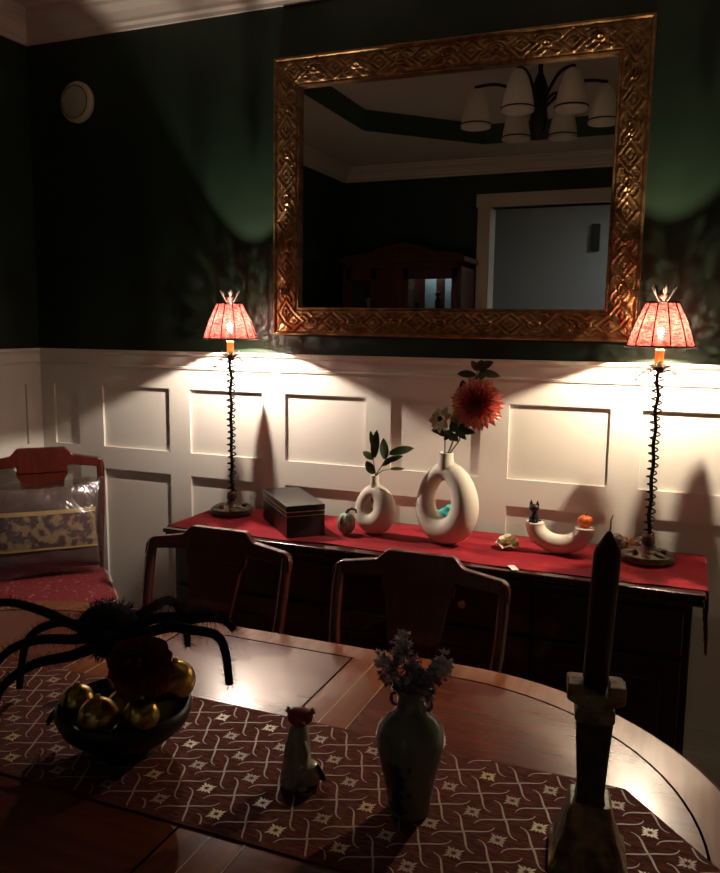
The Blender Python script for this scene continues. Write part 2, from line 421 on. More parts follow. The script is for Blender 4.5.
# cased opening and the hall beyond
s = MB(); s.box(HX0 - .09, HX0 + .0, YB - .14, YB + .025, 0, HZ + .09); s.box(HX1, HX1 + .09, YB - .14, YB + .025, 0, HZ + .09); s.box(HX0 - .10, HX1 + .10, YB - .14, YB + .032, HZ, HZ + .095)
s.box(HX0 - .012, HX0 + .006, YB - .14, YB + .032, 0, HZ)
struct('door_1', s, 'crown')
s = MB(); s.box(-2.6, 1.1, -4.75, -4.7, 0, 2.7); s.box(-2.65, -2.6, -4.75, YB - .12, 0, 2.7); s.box(1.1, 1.15, -4.75, YB - .12, 0, 2.7)
struct('wall_hall', s, 'hallwall')
struct('floor_hall', MB().box(-2.65, 1.15, -4.75, YB - .1, -.05, -.001), 'hallfloor')
struct('ceiling_hall', MB().box(-2.65, 1.15, -4.75, YB - .12, 2.7, 2.75), 'ceil')
o = MB().box(-.035, .035, 0, .025, -.115, .115).build('wall_intercom', 'switch', bevel=.004, smooth=False, loc=(-.80, -4.7, 2.345))
tag(o, 'small dark upright box on the grey wall through the doorway, seen in the mirror', 'wall box')

# round detector high on the green wall
t = thing('round_detector', 'round off-white disc-shaped detector high on the dark green wall near the corner', 'smoke detector', (-2.325, 0, 2.43))
s = MB(); s.X = Matrix.Rotation(R(90), 4, 'X'); s.lathe([(.046, 0), (.046, .010), (.076, .012), (.079, .018), (.079, .030), (.072, .038), (.056, .041), (.02, .042), (.001, .042)], 40)
s.build('housing', 'detector', t)
s = MB(); s.X = Matrix.Rotation(R(90), 4, 'X'); s.lathe([(.058, .0395), (.060, .043), (.063, .043), (.065, .038)], 40, cap=False); s.build('vent_ring', 'goldstone', t)

# ------------------------------------------------------------------ mirror
MX, MZ, MW, MH, FW = -.791, 2.003, 1.283, .974, .101
t = thing('wall_mirror', 'large rectangular mirror in a carved gold frame on the dark green wall', 'mirror', (MX, -.001, MZ))
t.rotation_euler = (0, -.0065, 0) if False else (0, .0065, 0)
def carve(u, v, L):
    # relief of the frame face in metres
    h = 0
    e = min(v, FW - v)
    if v < .010: h = .004 * sin(PI * v / .010) + .006
    elif v < .014: h = .001
    elif v > FW - .009: h = -.004 + .004 * sin(PI * (FW - v) / .009)
    elif v > FW - .013: h = .0
    else:
        n = max(2, round(L / .165)); P = L / n
        x = ((u / P) % 1.0 - .5) * 2; y = (v - FW / 2) / (FW / 2 - .013)
        d = abs(x) / .62 + abs(y)
        h = .003 * (1 - y * y)
        def ridge(q, w, a): return a * max(0, 1 - (q / w) ** 2) if abs(q) < w else 0
        h += ridge(d - 1, .11, .0055); h += ridge(d - .5, .10, .0045)
        if d < .3: h += .005 * (1 - d / .3)
        ax = abs(x)
        # scrolls between the lozenges
        for k in range(4):
            q = y - (.55 - .35 * k) - .38 * sin((ax - .35) * 5 + k * .9)
            if ax > .40 and d > 1.1: h += ridge(q, .10, .0045)
        r = math.hypot((ax - 1) * 1.3, y)
        h += ridge(r - .30, .10, .006)
        if r < .14: h += .005
        h += .0011 * sin(u * 330 + v * 260) * sin(u * 330 - v * 260)
    return h
s = MB()
def side(L, place):
    nu = int(L / .0030); nv = 34; rows = []
    for i in range(nu + 1):
        row = []
        for j in range(nv + 1):
            v = FW * j / nv; u = v + (L - 2 * v) * i / nu
            row.append(s.V(place(u, v, .030 + carve(u, v, L))))
        rows.append(row)
    for a, b in zip(rows, rows[1:]):
        for j in range(nv): s.F([a[j], b[j], b[j + 1], a[j + 1]])
    a = [s.V(place(0, 0, .036)), s.V(place(L, 0, .036)), s.V(place(L, 0, 0)), s.V(place(0, 0, 0))]; s.F(a)
    a = [s.V(place(FW, FW, .028)), s.V(place(L - FW, FW, .028)), s.V(place(L - FW, FW, .004)), s.V(place(FW, FW, .004))]; s.F(a)
hw, hh = MW / 2, MH / 2
side(MW, lambda u, v, h: (-hw + u, -h, hh - v))
side(MW, lambda u, v, h: (hw - u, -h, -hh + v))
side(MH, lambda u, v, h: (-hw + v, -h, -hh + u))
side(MH, lambda u, v, h: (hw - v, -h, hh - u))
s.build('frame', 'frame', t, ang=60)
MB().box(-hw + FW - .004, hw - FW + .004, -.012, -.002, -hh + FW - .004, hh - FW + .004).build('mirror_glass', 'mirror', t, smooth=False)

# ------------------------------------------------------------------ sideboard
SX0, SX1, SY0, SY1, SZ = -1.64, .085, -.465, -.045, .856
t = thing('sideboard', 'long dark mahogany sideboard with panelled doors against the white wainscot', 'sideboard', ((SX0 + SX1) / 2, SY1, 0))
ox, oy = (SX0 + SX1) / 2, SY1
hx = (SX1 - SX0) / 2; D = SY0 - SY1
s = MB(); s.box(-hx, hx, D, 0, SZ - .014, SZ); s.box(-hx + .006, hx - .006, D + .006, 0, SZ - .024, SZ - .014); s.box(-hx + .002, hx - .002, D + .002, 0, SZ - .036, SZ - .024)
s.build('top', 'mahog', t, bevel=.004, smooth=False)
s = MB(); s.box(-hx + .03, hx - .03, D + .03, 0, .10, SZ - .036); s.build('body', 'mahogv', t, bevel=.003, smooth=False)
s = MB(); s.box(-hx + .02, hx - .02, D + .022, 0, .04, .10); s.build('plinth', 'mahog', t, bevel=.006, smooth=False)
for x in (-hx + .05, hx - .05):
    for y in (D + .05, -.05):
        MB().lathe([(.022, 0), (.030, .015), (.028, .03), (.02, .04)], 16, c=(x, y, 0)).build('foot', 'mahogv', t)
nd = 4; dw = (2 * hx - .09) / nd
for k in range(nd):
    x0 = -hx + .045 + k * dw + .006; x1 = x0 + dw - .012
    d = MB(); d.box(x0, x1, D + .012, D + .030, .12, .66)
    d.box(x0 + .05, x1 - .05, D + .005, D + .012, .18, .60)
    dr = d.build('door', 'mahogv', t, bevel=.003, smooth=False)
    kx = x1 - .025 if k % 2 == 0 else x0 + .025
    q = MB(); q.X = Matrix.Translation((kx, D + .012, .42)) @ Matrix.Rotation(R(90), 4, 'X'); q.lathe([(.004, 0), (.005, .01), (.012, .016), (.012, .022), (.001, .026)], 14)
    q.build('knob', 'goldline', dr)
    d = MB(); d.box(x0, x1, D + .012, D + .030, .675, .80); dr = d.build('drawer', 'mahogv', t, bevel=.003, smooth=False)
    q = MB(); q.X = Matrix.Translation(((x0 + x1) / 2, D + .012, .74)) @ Matrix.Rotation(R(90), 4, 'X'); q.lathe([(.004, 0), (.005, .01), (.012, .016), (.012, .022), (.001, .026)], 14)
    q.build('knob', 'goldline', dr)

# red cloth on the sideboard, drooping over both ends
s = MB(); nx, ny = 90, 18
xa, xb = SX0 - .012, SX1 + .006
prof = [(xa, SZ - .05), (xa + .001, SZ - .012), (xa + .010, SZ + .002)] + [(xa + .02 + (xb - xa - .03) * i / nx, SZ + .002) for i in range(nx)] + [(xb - .004, SZ + .0015), (xb + .0015, SZ - .004), (xb + .003, SZ - .05), (xb + .002, SZ - .10)]
def cloth_y(j): return -.068 + (SY0 + .038 - (-.068)) * j / ny
for lay in (0, 1):
    rows = []
    for i, (x, z) in enumerate(prof):
        row = []
        for j in range(ny + 1):
            y = cloth_y(j)
            wob = .0022 * sin(x * 31 + y * 23) * sin(y * 41 + 1) + .0013 * sin(x * 13 - y * 50) if 4 < i < len(prof) - 5 else 0
            fr = .006 * sin(x * 5.3) + .004 * sin(x * 17) if j == ny else 0
            row.append(s.V((x, y + fr, z + max(0, wob) + (0 if lay == 0 else -.0012) )))
        rows.append(row)
    for a, b in zip(rows, rows[1:]):
        for j in range(ny): s.F([a[j], b[j], b[j + 1], a[j + 1]])
cl = thing('table_scarf', 'long red velvet scarf covering the top of the dark sideboard', 'table runner', ((SX0 + SX1) / 2, -.24, SZ))
cx0, cy0 = (SX0 + SX1) / 2, -.24
c = s.build('cloth', 'redcloth', cl); c.location = (-cx0, -cy0, -SZ)
s = MB()
for i in range(40):
    y = -.075 - .345 * i / 39
    s.tube([(xb + .002, y, SZ - .098), (xb + .004, y + .001, SZ - .13), (xb + .002 + .003 * random.random(), y + .003 * random.random(), SZ - .165 - .02 * random.random())], .0028, 5)
f = s.build('fringe', 'fringe', cl); f.location = (-cx0, -cy0, -SZ)
tg = MB(); tg.X = Matrix.Translation((-.432, -.440, SZ + .004)) @ Matrix.Rotation(R(28), 4, 'Z'); tg.box(-.010, .010, -.024, .024, 0, .0015)
q = tg.build('care_tag', 'tag', cl, smooth=False); q.location = (-cx0, -cy0, -SZ); q['label'] = 'small white fabric tag at the front edge'

# ------------------------------------------------------------------ lamps
def make_lamp(name, label, loc, rz):
    t = thing(name, label, 'lamp', loc, rz, 'red shaded buffet lamps on the sideboard')
    # base z = 0 (top of cloth)
    s = MB(); s.lathe([(.072, 0), (.078, .004), (.079, .016), (.075, .022), (.064, .024), (.040, .028), (.022, .036), (.016, .048), (.020, .058), (.018, .075), (.010, .082)], 48)
    base = s.build('base', 'bronze', t)
    s = MB()
    for k in range(9):
        a = k * 2 * PI / 9 + .2; r = .046 + .005 * sin(k * 2.3)
        if k % 3 == 0: s.ball((r * cos(a), r * sin(a), .031), .009, 10, 6)
        else: s.leaf((.030 * cos(a), .030 * sin(a), .030), (cos(a + .3), sin(a + .3), .12), (0, 0, 1), .042, .022, .25)
    s.build('leaf_decoration', 'bronze', base)
    H = .575
    s = MB(); n = 40
    s.tube([(.003 * sin(i * .8), .003 * cos(i * .9), .075 + (H - .075) * i / n) for i in range(n + 1)], [.0062 - .0012 * i / n for i in range(n + 1)], 8)
    s.build('pole', 'wire', t)
    s = MB(); turns = 21; n = turns * 12
    s.tube([((.0135 + .002 * sin(i * .37)) * cos(2 * PI * i / 12), (.0135 + .002 * sin(i * .37)) * sin(2 * PI * i / 12), .08 + (H - .085) * i / n) for i in range(n + 1)], .0027, 6)
    s.build('spiral_wire', 'wire', t)
    # leafy cup
    s = MB(); s.lathe([(.005, 0), (.012, .004), (.020, .016), (.022, .026), (.017, .028), (.012, .018)], 20, c=(0, 0, H - .01)); 
    s.build('cup', 'bronze', t)
    s = MB()
    for k in range(8):
        a = R(75) + k * PI / 4; big = k % 2 == 0
        s.leaf((.013 * cos(a), .013 * sin(a), H + .002), (cos(a), sin(a), .55 if big else .95), (-cos(a) * .5, -sin(a) * .5, 1), .045 if big else .032, .020 if big else .016, .25 if big else -.15, .3)
    s.build('cup_leaves', 'leafmetal', t)
    for k, a in enumerate((R(2), R(178), R(262))):
        s = MB()
        pts = []
        for i in range(15):
            q = i / 14; pts.append(((.012 + .055 * q) * cos(a) , (.012 + .055 * q) * sin(a), H - .008 + .012 * sin(q * PI) - .022 * q * q))
        s.tube(pts, [.0030 - .0014 * i / 14 for i in range(15)], 6)
        for i in (5, 8, 11, 14):
            p = Vector(pts[i]); sd = 1 if i % 2 else -1
            s.leaf(p, (cos(a + sd * .9), sin(a + sd * .9), -.15), (0, 0, 1), .028, .015, .2)
            # curled tendril
            s.tube([p + Vector((.008 * q * cos(a), .008 * q * sin(a), -.006 * q - .005 * sin(q * 4))) for q in [j / 6 for j in range(7)]], .0012, 5)
        s.build('side_branch', 'leafmetal', t)
    s = MB(); s.lathe([(.0125, 0), (.0125, .050), (.0105, .052)], 20, c=(0, 0, H + .008)); s.build('candle_sleeve', 'candletube', t)
    zb = .695
    s = MB(); s.lathe([(.006, 0), (.007, .008), (.0095, .016), (.0105, .023), (.0085, .031), (.004, .037), (.0008, .042)], 20, c=(0, 0, zb - .030))
    b = s.build('bulb', 'bulbglass', t)
    MB().ball((0, 0, zb - .008), .0042, 10, 8, (1, 1, 1.4)).build('filament', 'bulb', b)
    # shade
    z0, z1, r0, r1 = .644, .770, .097, .047
    sh = bpy.data.objects.new('lamp_shade', None)
    s = MB(); nr = 14; seg = 72
    rings = []
    for i in range(nr + 1):
        q = i / nr; z = z0 + (z1 - z0) * q; r = r0 + (r1 - r0) * q + .004 * sin(q * PI)
        rings.append([s.V(((r - .0015 * abs(sin(6 * (2 * PI * k / seg)))) * cos(2 * PI * k / seg), (r - .0015 * abs(sin(6 * (2 * PI * k / seg)))) * sin(2 * PI * k / seg), z)) for k in range(seg)])
    for a, b2 in zip(rings, rings[1:]):
        for k in range(seg): s.F([a[k], a[(k + 1) % seg], b2[(k + 1) % seg], b2[k]])
    sh = s.build('lamp_shade', 'shade', t)
    s = MB()
    for r, z, w in ((r0, z0, .0030), (r1, z1, .0028)):
        s.tube([((r + .001) * cos(2 * PI * k / 48), (r + .001) * sin(2 * PI * k / 48), z) for k in range(48)], w, 6, closed=True)
    for k in range(12):
        a = 2 * PI * k / 12 + .2
        s.tube([((r0 + (r1 - r0) * q + .004 * sin(q * PI) + .001) * cos(a), (r0 + (r1 - r0) * q + .004 * sin(q * PI) + .001) * sin(a), z0 + (z1 - z0) * q) for q in [i / 6 for i in range(7)]], .0021, 5)
    for k in range(3):
        a = 2 * PI * k / 3 + .4; s.tube([(.0, 0, zb + .020 + .045), ((r1) * cos(a), r1 * sin(a), z1)], .0012, 5)
    s.build('shade_ribs', 'wire', sh)
    # finial of leaves with a ball
    s = MB(); s.tube([(0, 0, zb + .016), (0, 0, z1 + .016)], .002, 6)
    for k in range(5):
        a = 2 * PI * k / 5 + .3
        p = [((.010 + .026 * q) * cos(a), (.010 + .026 * q) * sin(a), z1 + .004 + .04 * q) for q in (0, .5, 1)]
        s.tube(p, [.003, .0022, .0015], 6)
        s.leaf(p[1], (cos(a) * .5, sin(a) * .5, .9), (-cos(a), -sin(a), .4), .030, .014, -.2)
    fn = s.build('finial', 'leafmetal', t)
    s = MB(); s.ball((0, 0, z1 + .024), .0125, 14, 8, (1, 1, 1.15)); s.build('finial_ball', 'ballred', fn)
    return t
LAMP_E = 46000.0
M['bulb2'].node_tree.nodes['Principled BSDF'].inputs['Emission Strength'].default_value = LAMP_E * 1.05
M['bulb'].node_tree.nodes['Principled BSDF'].inputs['Emission Strength'].default_value = LAMP_E
ZS = SZ + .004      # top of the scarf
lamp = make_lamp('table_lamp', 'tall lamp with twisted dark stem and pleated red shade, standing left beside the black box', (-1.535, -.178, ZS), 0)
lamp2 = copy_tree(lamp)
for ch in lamp2.children_recursive:
    if ch.name.startswith('filament'): ch.data = ch.data.copy(); ch.data.materials[0] = M['bulb2']

lamp2.rotation_euler = (0, 0, 0); lamp2.location = (-.076, -.19, ZS); lamp2.rotation_euler = (0, 0, R(-23))
lamp2['label'] = 'tall twisted-stem lamp with red shade standing beside the seashells at the right end'

# ------------------------------------------------------------------ black box
t = thing('lidded_box', 'long black lacquer box with thin brass lines beside the left lamp', 'box', (-1.243, -.258, ZS), R(-46.5))
hl, hw2, hb = .155, .066, .106
MB().box(-hl, hl, -hw2, hw2, 0, hb - .022).build('box_body', 'black', t, smooth=False, bevel=.002)
MB().box(-hl - .001, hl + .001, -hw2 - .001, hw2 + .001, hb - .020, hb).build('lid', 'black', t, smooth=False, bevel=.003)
s = MB(); s.box(-hl - .0008, hl + .0008, -hw2 - .0008, hw2 + .0008, hb - .0225, hb - .0195); s.box(-hl - .0006, hl + .0006, -hw2 - .0006, hw2 + .0006, hb - .036, hb - .034)
s.build('brass_line', 'goldline', t, smooth=False)

# ------------------------------------------------------------------ ring vases
def ring_vase(name, label, loc, rz, a, b, rad, neck, group=None, holec=(0, 0)):
    t = thing(name, label, 'vase', loc, rz, group)
    s = MB(); n = 56; pts = []; rs = []
    zc = b + rad(-PI / 2) * .96
    for i in range(n):
        th = 2 * PI * i / n
        # ring path, slightly egg shaped and leaning
        x = a * cos(th) * (1 - .10 * sin(th)) + holec[0] * (1 - abs(sin(th))); z = zc + b * sin(th)
        pts.append((x, .006 * sin(th + .6), z)); rs.append(rad(th))
    s.tube(pts, rs, 24, closed=True, flat=1.0, up=(0, 1, 0))
    zt = zc + b
    nx, nr, nh = neck
    prof = [(nr * 1.12, zt + .004), (nr * 1.18, zt + rad(PI / 2) * .80), (nr * 1.02, zt + rad(PI / 2) + nh * .35), (nr, zt + rad(PI / 2) + nh), (nr * .82, zt + rad(PI / 2) + nh), (nr * .8, zt + rad(PI / 2) * .9), (.001, zt + rad(PI / 2) * .8)]
    s.lathe(prof, 28, c=(nx, 0, 0), cap=False)
    body = s.build('vase_body', 'ceramic', t)
    return t, zt + rad(PI / 2) + nh
v1, top1 = ring_vase('ring_vase', 'small cream ring-shaped vase holding a leafy green twig', (-.946, -.235, ZS), R(-14), .040, .051,
    lambda th: .034 - .007 * sin(th) + .004 * cos(th - .3), (0, .014, .030))
v2, top2 = ring_vase('ring_vase', 'large cream ring-shaped vase holding the big coral flower', (-.695, -.255, ZS), R(-18), .073, .097,
    lambda th: .037 - .006 * sin(th) + .007 * cos(th), (.0, .023, .030))

def twig(name, label, cat, base, pts, leaves, lm='leaf', L=.05, W=.02):
    t = thing(name, label, cat, base)
    s = MB(); s.tube(pts, [.0022 - .0010 * i / (len(pts) - 1) for i in range(len(pts))], 6); s.build('stem', 'stem', t)
    for (p, d, l, w) in leaves:
        q = MB(); q.leaf(p, d, (.3, -.8, .6), l, w, .12, .25, seg=7); q.build('leaf', lm, t)
    return t
# leafy twig: (x right, y, z up) relative to the neck
B = Vector((-.946, -.235, ZS + top1 - .04))
t = thing('leafy_twig', 'leafy green twig standing in the small cream ring vase', 'twig', B)
for pts in ([(0, 0, 0), (.003, 0, .04), (-.006, 0, .09), (-.004, 0, .13)], [(0, 0, 0), (.006, 0, .045), (.03, 0, .085), (.055, -.01, .12)], [(0, 0, 0), (.004, 0, .04), (.03, -.005, .06), (.06, -.01, .068)]):
    s = MB(); s.tube(pts, [.0024, .0020, .0016, .0011], 6); s.build('stem', 'stem', t)
for p, d, l, w in [((-.004, 0, .045), (-.5, -.1, .8), .050, .030), ((-.006, 0, .095), (-.75, 0, .45), .046, .024), ((-.004, 0, .10), (.12, -.1, 1), .095, .030), ((-.004, 0, .130), (-.25, 0, 1), .062, .018),
                   ((.036, 0, .098), (-.12, 0, 1), .070, .030), ((.055, -.01, .120), (1, 0, .30), .085, .030), ((.034, -.003, .088), (1, -.1, .42), .072, .020), ((.058, -.01, .068), (1, 0, .10), .05, .012), ((.025, 0, .075), (.8, -.2, .55), .064, .018)]:
    q = MB(); q.leaf(p, d, (.2, -.9, .4), l, w, .10, .25, seg=7); q.build('leaf', 'leaf', t)

# dahlia
def flower_disc(name, mb_mat, parent, c, n, layers):
    """layers: (count, ring radius, tilt, length, width, curl, mat)"""
    c = Vector(c); n = Vector(n).normalized(); a = n.orthogonal().normalized(); b = n.cross(a)
    s = MB()
    for li, (cnt, rr, tilt, L, W, curl, k) in enumerate(layers):
        s.k = k
        for i in range(cnt):
            th = 2 * PI * (i + .5 * (li % 2)) / cnt + random.uniform(-.08, .08)
            rd = a * cos(th) + b * sin(th); tl = tilt + random.uniform(-.07, .07)
            d = rd * cos(tl) + n * sin(tl)
            s.leaf(c + rd * rr + n * (.010 * li), d, n * cos(tl) - rd * sin(tl) , L * random.uniform(.9, 1.08), W, curl, .55, seg=5)
    return s.build(name, mb_mat, parent)
B = Vector((-.695, -.255, ZS + top2 - .06))
t = thing('coral_dahlia', 'large coral red dahlia bloom with dark leaves in the large ring vase', 'flower', B)
FC = Vector((-.590, -.290, 1.322)) - B
s = MB(); s.tube([(0, 0, 0), (.008, -.002, .06), (.03, -.005, .12), (.07, .0, .17), FC + Vector((0, .015, -.01))], .003, 8); s.build('stem', 'stem', t)
nF = Vector((.12, -1, .14)).normalized(); aF = nF.orthogonal().normalized(); bF = nF.cross(aF)
s = MB(); NP = 210
for i in range(NP):
    f = (i + .5) / NP; ph = R(8) + R(105) * f ** .62; th = i * 2.39996
    rd = aF * cos(th) + bF * sin(th); d = nF * cos(ph) + rd * sin(ph)
    L = .022 + .054 * min(1, f * 1.15) ** .8
    s.k = 1 if f < .42 else 0
    s.leaf(FC + d * .010 + nF * (.014 * (1 - f)), d + Vector((random.uniform(-.08, .08), 0, random.uniform(-.08, .08))), (nF * sin(ph) - rd * cos(ph)), L * random.uniform(.9, 1.1), .013 + .012 * f, -.22 + .25 * f, .7, seg=4)
s.build('petals', ['coral', 'coraldk'], t)
TW = [(Vector((-.650, -.265, 1.20)) - B), (Vector((-.640, -.25, 1.30)) - B), (Vector((-.610, -.245, 1.40)) - B), (Vector((-.600, -.245, 1.425)) - B)]
t = thing('eucalyptus_sprig', 'dark leafy sprig rising above the coral bloom in the large ring vase', 'twig', B)
s = MB(); s.tube([(0.004, .006, 0), (.012, .006, .06)] + TW, [.0026, .0025, .0022, .002, .0018, .0014], 6); s.build('stem', 'stem', t)
for p, d, l, w in [((-.610, -.245, 1.405), (-1, -.1, .12), .060, .026), ((-.600, -.245, 1.425), (.95, 0, .55), .050, .028), ((-.598, -.245, 1.415), (1, 0, -.12), .066, .026), ((-.604, -.245, 1.42), (-.5, -.2, .9), .036, .022),
                   ((-.640, -.25, 1.335), (-.15, -.1, 1), .056, .030), ((-.642, -.25, 1.30), (-.8, -.1, .75), .040, .014), ((-.602, -.245, 1.42), (.35, 0, 1), .036, .024), ((-.606, -.25, 1.39), (.6, -.2, .5), .05, .024)]:
    q = MB(); q.leaf(Vector(p) - B, d, (.2, -.9, .4), l, w, .15, .2, seg=7); q.build('leaf', 'leafd', t)
t = thing('ivory_anemone', 'small ivory flower with brown centre beside the coral bloom', 'flower', B)
FC = Vector((-.700, -.285, 1.262)) - B
s = MB(); s.tube([(-.004, -.004, 0), (-.004, -.004, .08), FC + Vector((.005, .012, -.01))], .0022, 6); s.build('stem', 'stem', t)
flower_disc('petals', ['ivory'], t, FC, (-.45, -.8, .35), [(7, .006, .25, .040, .026, .1, 0), (7, .004, .5, .034, .024, .0, 0)])
s = MB(); s.ball(FC + Vector((-.007, -.013, .006)), .009, 12, 8); s.build('centre', 'brownc', t)
FC2 = Vector((-.655, -.275, 1.268)) - B
flower_disc('petals', ['ivory'], t, FC2, (.1, -.9, .4), [(7, .004, .35, .030, .020, .1, 0), (6, .003, .7, .022, .016, .0, 0)])
for p, d, l, w in [((-.685, -.285, 1.225), (-1, -.3, .25), .05, .028), ((-.665, -.29, 1.228), (.2, -.4, .9), .04, .028), ((-.650, -.285, 1.232), (1, -.3, .1), .055, .028), ((-.675, -.29, 1.220), (.6, -.5, -.2), .042, .026), ((-.69, -.285, 1.215), (-.6, -.5, .5), .04, .024), ((-.65, -.28, 1.25), (.5, -.3, .9), .045, .026), ((-.69, -.28, 1.235), (-.9, -.1, -.1), .045, .022), ((-.68, -.285, 1.235), (.3, -.5, -.6), .040, .022), ((-.665, -.28, 1.24), (.9, -.2, .2), .05, .024), ((-.66, -.28, 1.232), (.8, -.3, -.4), .045, .022), ((-.675, -.28, 1.228), (-.4, -.4, -.6), .035, .02), ((-.64, -.28, 1.243), (1, 0, .5), .045, .02), ((-.70, -.28, 1.25), (-.7, -.2, -.5), .03, .016)]:
    q = MB(); q.leaf(Vector(p) - B, d, (.2, -.8, .6), l, w, .25, .2, seg=7); q.build('leaf', 'leaf', t)

# little turquoise trinket seen through the large vase
t = thing('glass_trinket', 'small turquoise glass bird trinket on a brown base behind the large ring vase', 'figurine', (-.725, -.140, ZS))
s = MB(); s.lathe([(.024, 0), (.026, .006), (.018, .014), (.010, .024), (.013, .034), (.008, .045)], 20); s.tube([(.028 * cos(q), .010 * sin(q) , .04 + .012 * sin(q)) for q in [k * PI / 8 for k in range(16)]], .004, 6, closed=True); s.build('stand', 'bronze', t)
s = MB(); s.ball((0, 0, .070), .021, 16, 10, (1.1, .8, .95)); s.ball((.012, -.006, .092), .011, 12, 8); s.leaf((.020, -.008, .092), (1, -.2, -.1), (0, 0, 1), .012, .006); s.leaf((-.012, 0, .070), (-1, .2, .5), (0, 0, 1), .03, .016); s.build('bird', 'turq', t)
# little green gourd
t = thing('gourd_figurine', 'small green striped gourd with brown curled stem left of the small vase', 'figurine', (-1.028, -.285, ZS), R(20))
s = MB(); seg = 40; rings = []
for i in range(13):
    th = PI * i / 12; rings.append([s.V(((.028 * sin(th) ** .8 * (1 + .09 * cos(8 * 2 * PI * k / seg)) + .0003) * cos(2 * PI * k / seg), (.028 * sin(th) ** .8 * (1 + .09 * cos(8 * 2 * PI * k / seg)) + .0003) * sin(2 * PI * k / seg) * .9, .037 - .036 * cos(th))) for k in range(seg)])
for a, b in zip(rings, rings[1:]):
    for k in range(seg): s.F([a[k], a[(k + 1) % seg], b[(k + 1) % seg], b[k]])
s.build('gourd_body', 'gourdg', t)
s = MB(); s.tube([(0, 0, .070), (.006, 0, .082), (.018, 0, .088), (.032, 0, .082), (.034, 0, .072)], [.006, .0055, .005, .004, .003], 8); s.build('stem', 'brown', t)
# frangipani
t = thing('frangipani_flower', 'small open white blossom with yellow centre lying on the red scarf', 'flower', (-.493, -.232, ZS))
flower_disc('petals', ['ivory'], t, (0, 0, .010), (0.05, -.30, 1), [(5, .002, .22, .040, .046, .05, 0), (5, .001, .55, .028, .034, -.1, 0)])
s = MB(); s.ball((0, -.004, .020), .011, 14, 8, (1, 1, .7)); s.build('centre', 'yellow', t)
s = MB(); s.lathe([(.012, 0), (.016, .006), (.012, .012)], 16); s.build('calyx', 'ivory', t)
# U-shaped holder
t = thing('u_shaped_holder', 'cream ceramic U-shaped candle holder on the red scarf', 'candle holder', (-.335, -.228, ZS), R(-4))
s = MB(); pts = []
for i in range(33):
    th = PI + PI * i / 32; pts.append((.077 * cos(th), 0, .089 + .059 * sin(th)))
s.tube([(-.077, 0, .0900)] + pts + [(.077, 0, .0900)], [.0295] * 35, 24, up=(0, 1, 0))
s.build('holder_body', 'ceramic', t)
for x in (-.077, .077):
    s = MB(); s.lathe([(.0005, .0899), (.0270, .0903), (.0275, .0912), (.020, .0916), (.018, .0910), (.0005, .0910)], 24, c=(x, 0, 0), cap=False)
    s.build('cup_rim', 'ceramic', t)
HX = Vector((-.335, -.228, ZS + .0915))
# black cat
t = thing('cat_figurine', 'tiny black sitting cat on the left end of the cream holder', 'figurine', HX + Vector((-.079, .0, 0)), R(-10))
s = MB(); s.lathe([(.013, 0), (.0155, .004), (.0155, .012), (.012, .024), (.008, .034), (.006, .038)], 20, sy=.85); s.ball((0, -.002, .046), .0145, 16, 10, (1.12, .85, .85))
s.ball((-.007, -.013, .006), .005, 8, 6, (1, 1.2, 1.1)); s.ball((.007, -.013, .006), .005, 8, 6, (1, 1.2, 1.1))
for x in (-1, 1): s.lathe([(.0065, 0), (.004, .009), (.0004, .018)], 8, c=(x * .010, 0, .053), sy=.5)
s.build('cat_body', 'blackcat', t)
s = MB(); s.tube([(.010, .010, .004), (.020, .008, .006), (.022, -.002, .008), (.018, -.008, .010)], [.003, .003, .0028, .002], 8); s.build('tail', 'blackcat', t)
# pumpkin
t = thing('pumpkin_candle', 'small round orange pumpkin on the right end of the cream holder', 'pumpkin', HX + Vector((.077, .0, 0)))
s = MB(); seg = 48; rings = []
for i in range(13):
    th = PI * i / 12; rr = lambda k: (.0235 * sin(th) ** .75 * (1 - .13 * abs(cos(4.5 * 2 * PI * k / seg)) ** 3) + .0003)
    rings.append([s.V((rr(k) * cos(2 * PI * k / seg), rr(k) * sin(2 * PI * k / seg), .0185 - .018 * cos(th))) for k in range(seg)])
for a, b in zip(rings, rings[1:]):
    for k in range(seg): s.F([a[k], a[(k + 1) % seg], b[(k + 1) % seg], b[k]])
s.build('pumpkin_body', 'orange', t)
s = MB(); s.tube([(0, 0, .034), (.001, 0, .040), (.004, 0, .043)], [.003, .0025, .002], 7); s.build('stem', 'brown', t)
# shells
t = thing('scallop_shell', 'peach ribbed scallop shell leaning behind the spiral shells beside the right lamp', 'seashell', (-.166, -.080, ZS), R(0), None, .78)
s = MB(); s.X = Matrix.Translation((.018, 0, .004)) @ Matrix.Rotation(R(-68), 4, 'X') @ Matrix.Rotation(R(18), 4, 'Z') @ Matrix.Diagonal((1, 1, -1, 1)) @ Matrix.Translation((0, -.032, 0)); nr, na = 10, 48; rows = []
for lay in (0, 1):
    rows = []
    for i in range(nr + 1):
        q = i / nr; row = []
        for k in range(na + 1):
            a = R(18) + R(144) * k / na; r = .078 * q * (1 + .02 * cos(k * PI / 2))
            row.append(s.V((r * cos(a), .030 - r * sin(a) * .75, .030 * sin(PI * min(1, q * .9)) * sin(a) ** .5 * (1 + .0) + .0028 * q * cos(k * PI / 3) + .002 - .002 * lay)))
        rows.append(row)
    for a, b in zip(rows, rows[1:]):
        for k in range(na): s.F([a[k], a[k + 1], b[k + 1], b[k]])
s.build('shell', 'peach', t, ang=70); t.children[0].name = 'scallop'
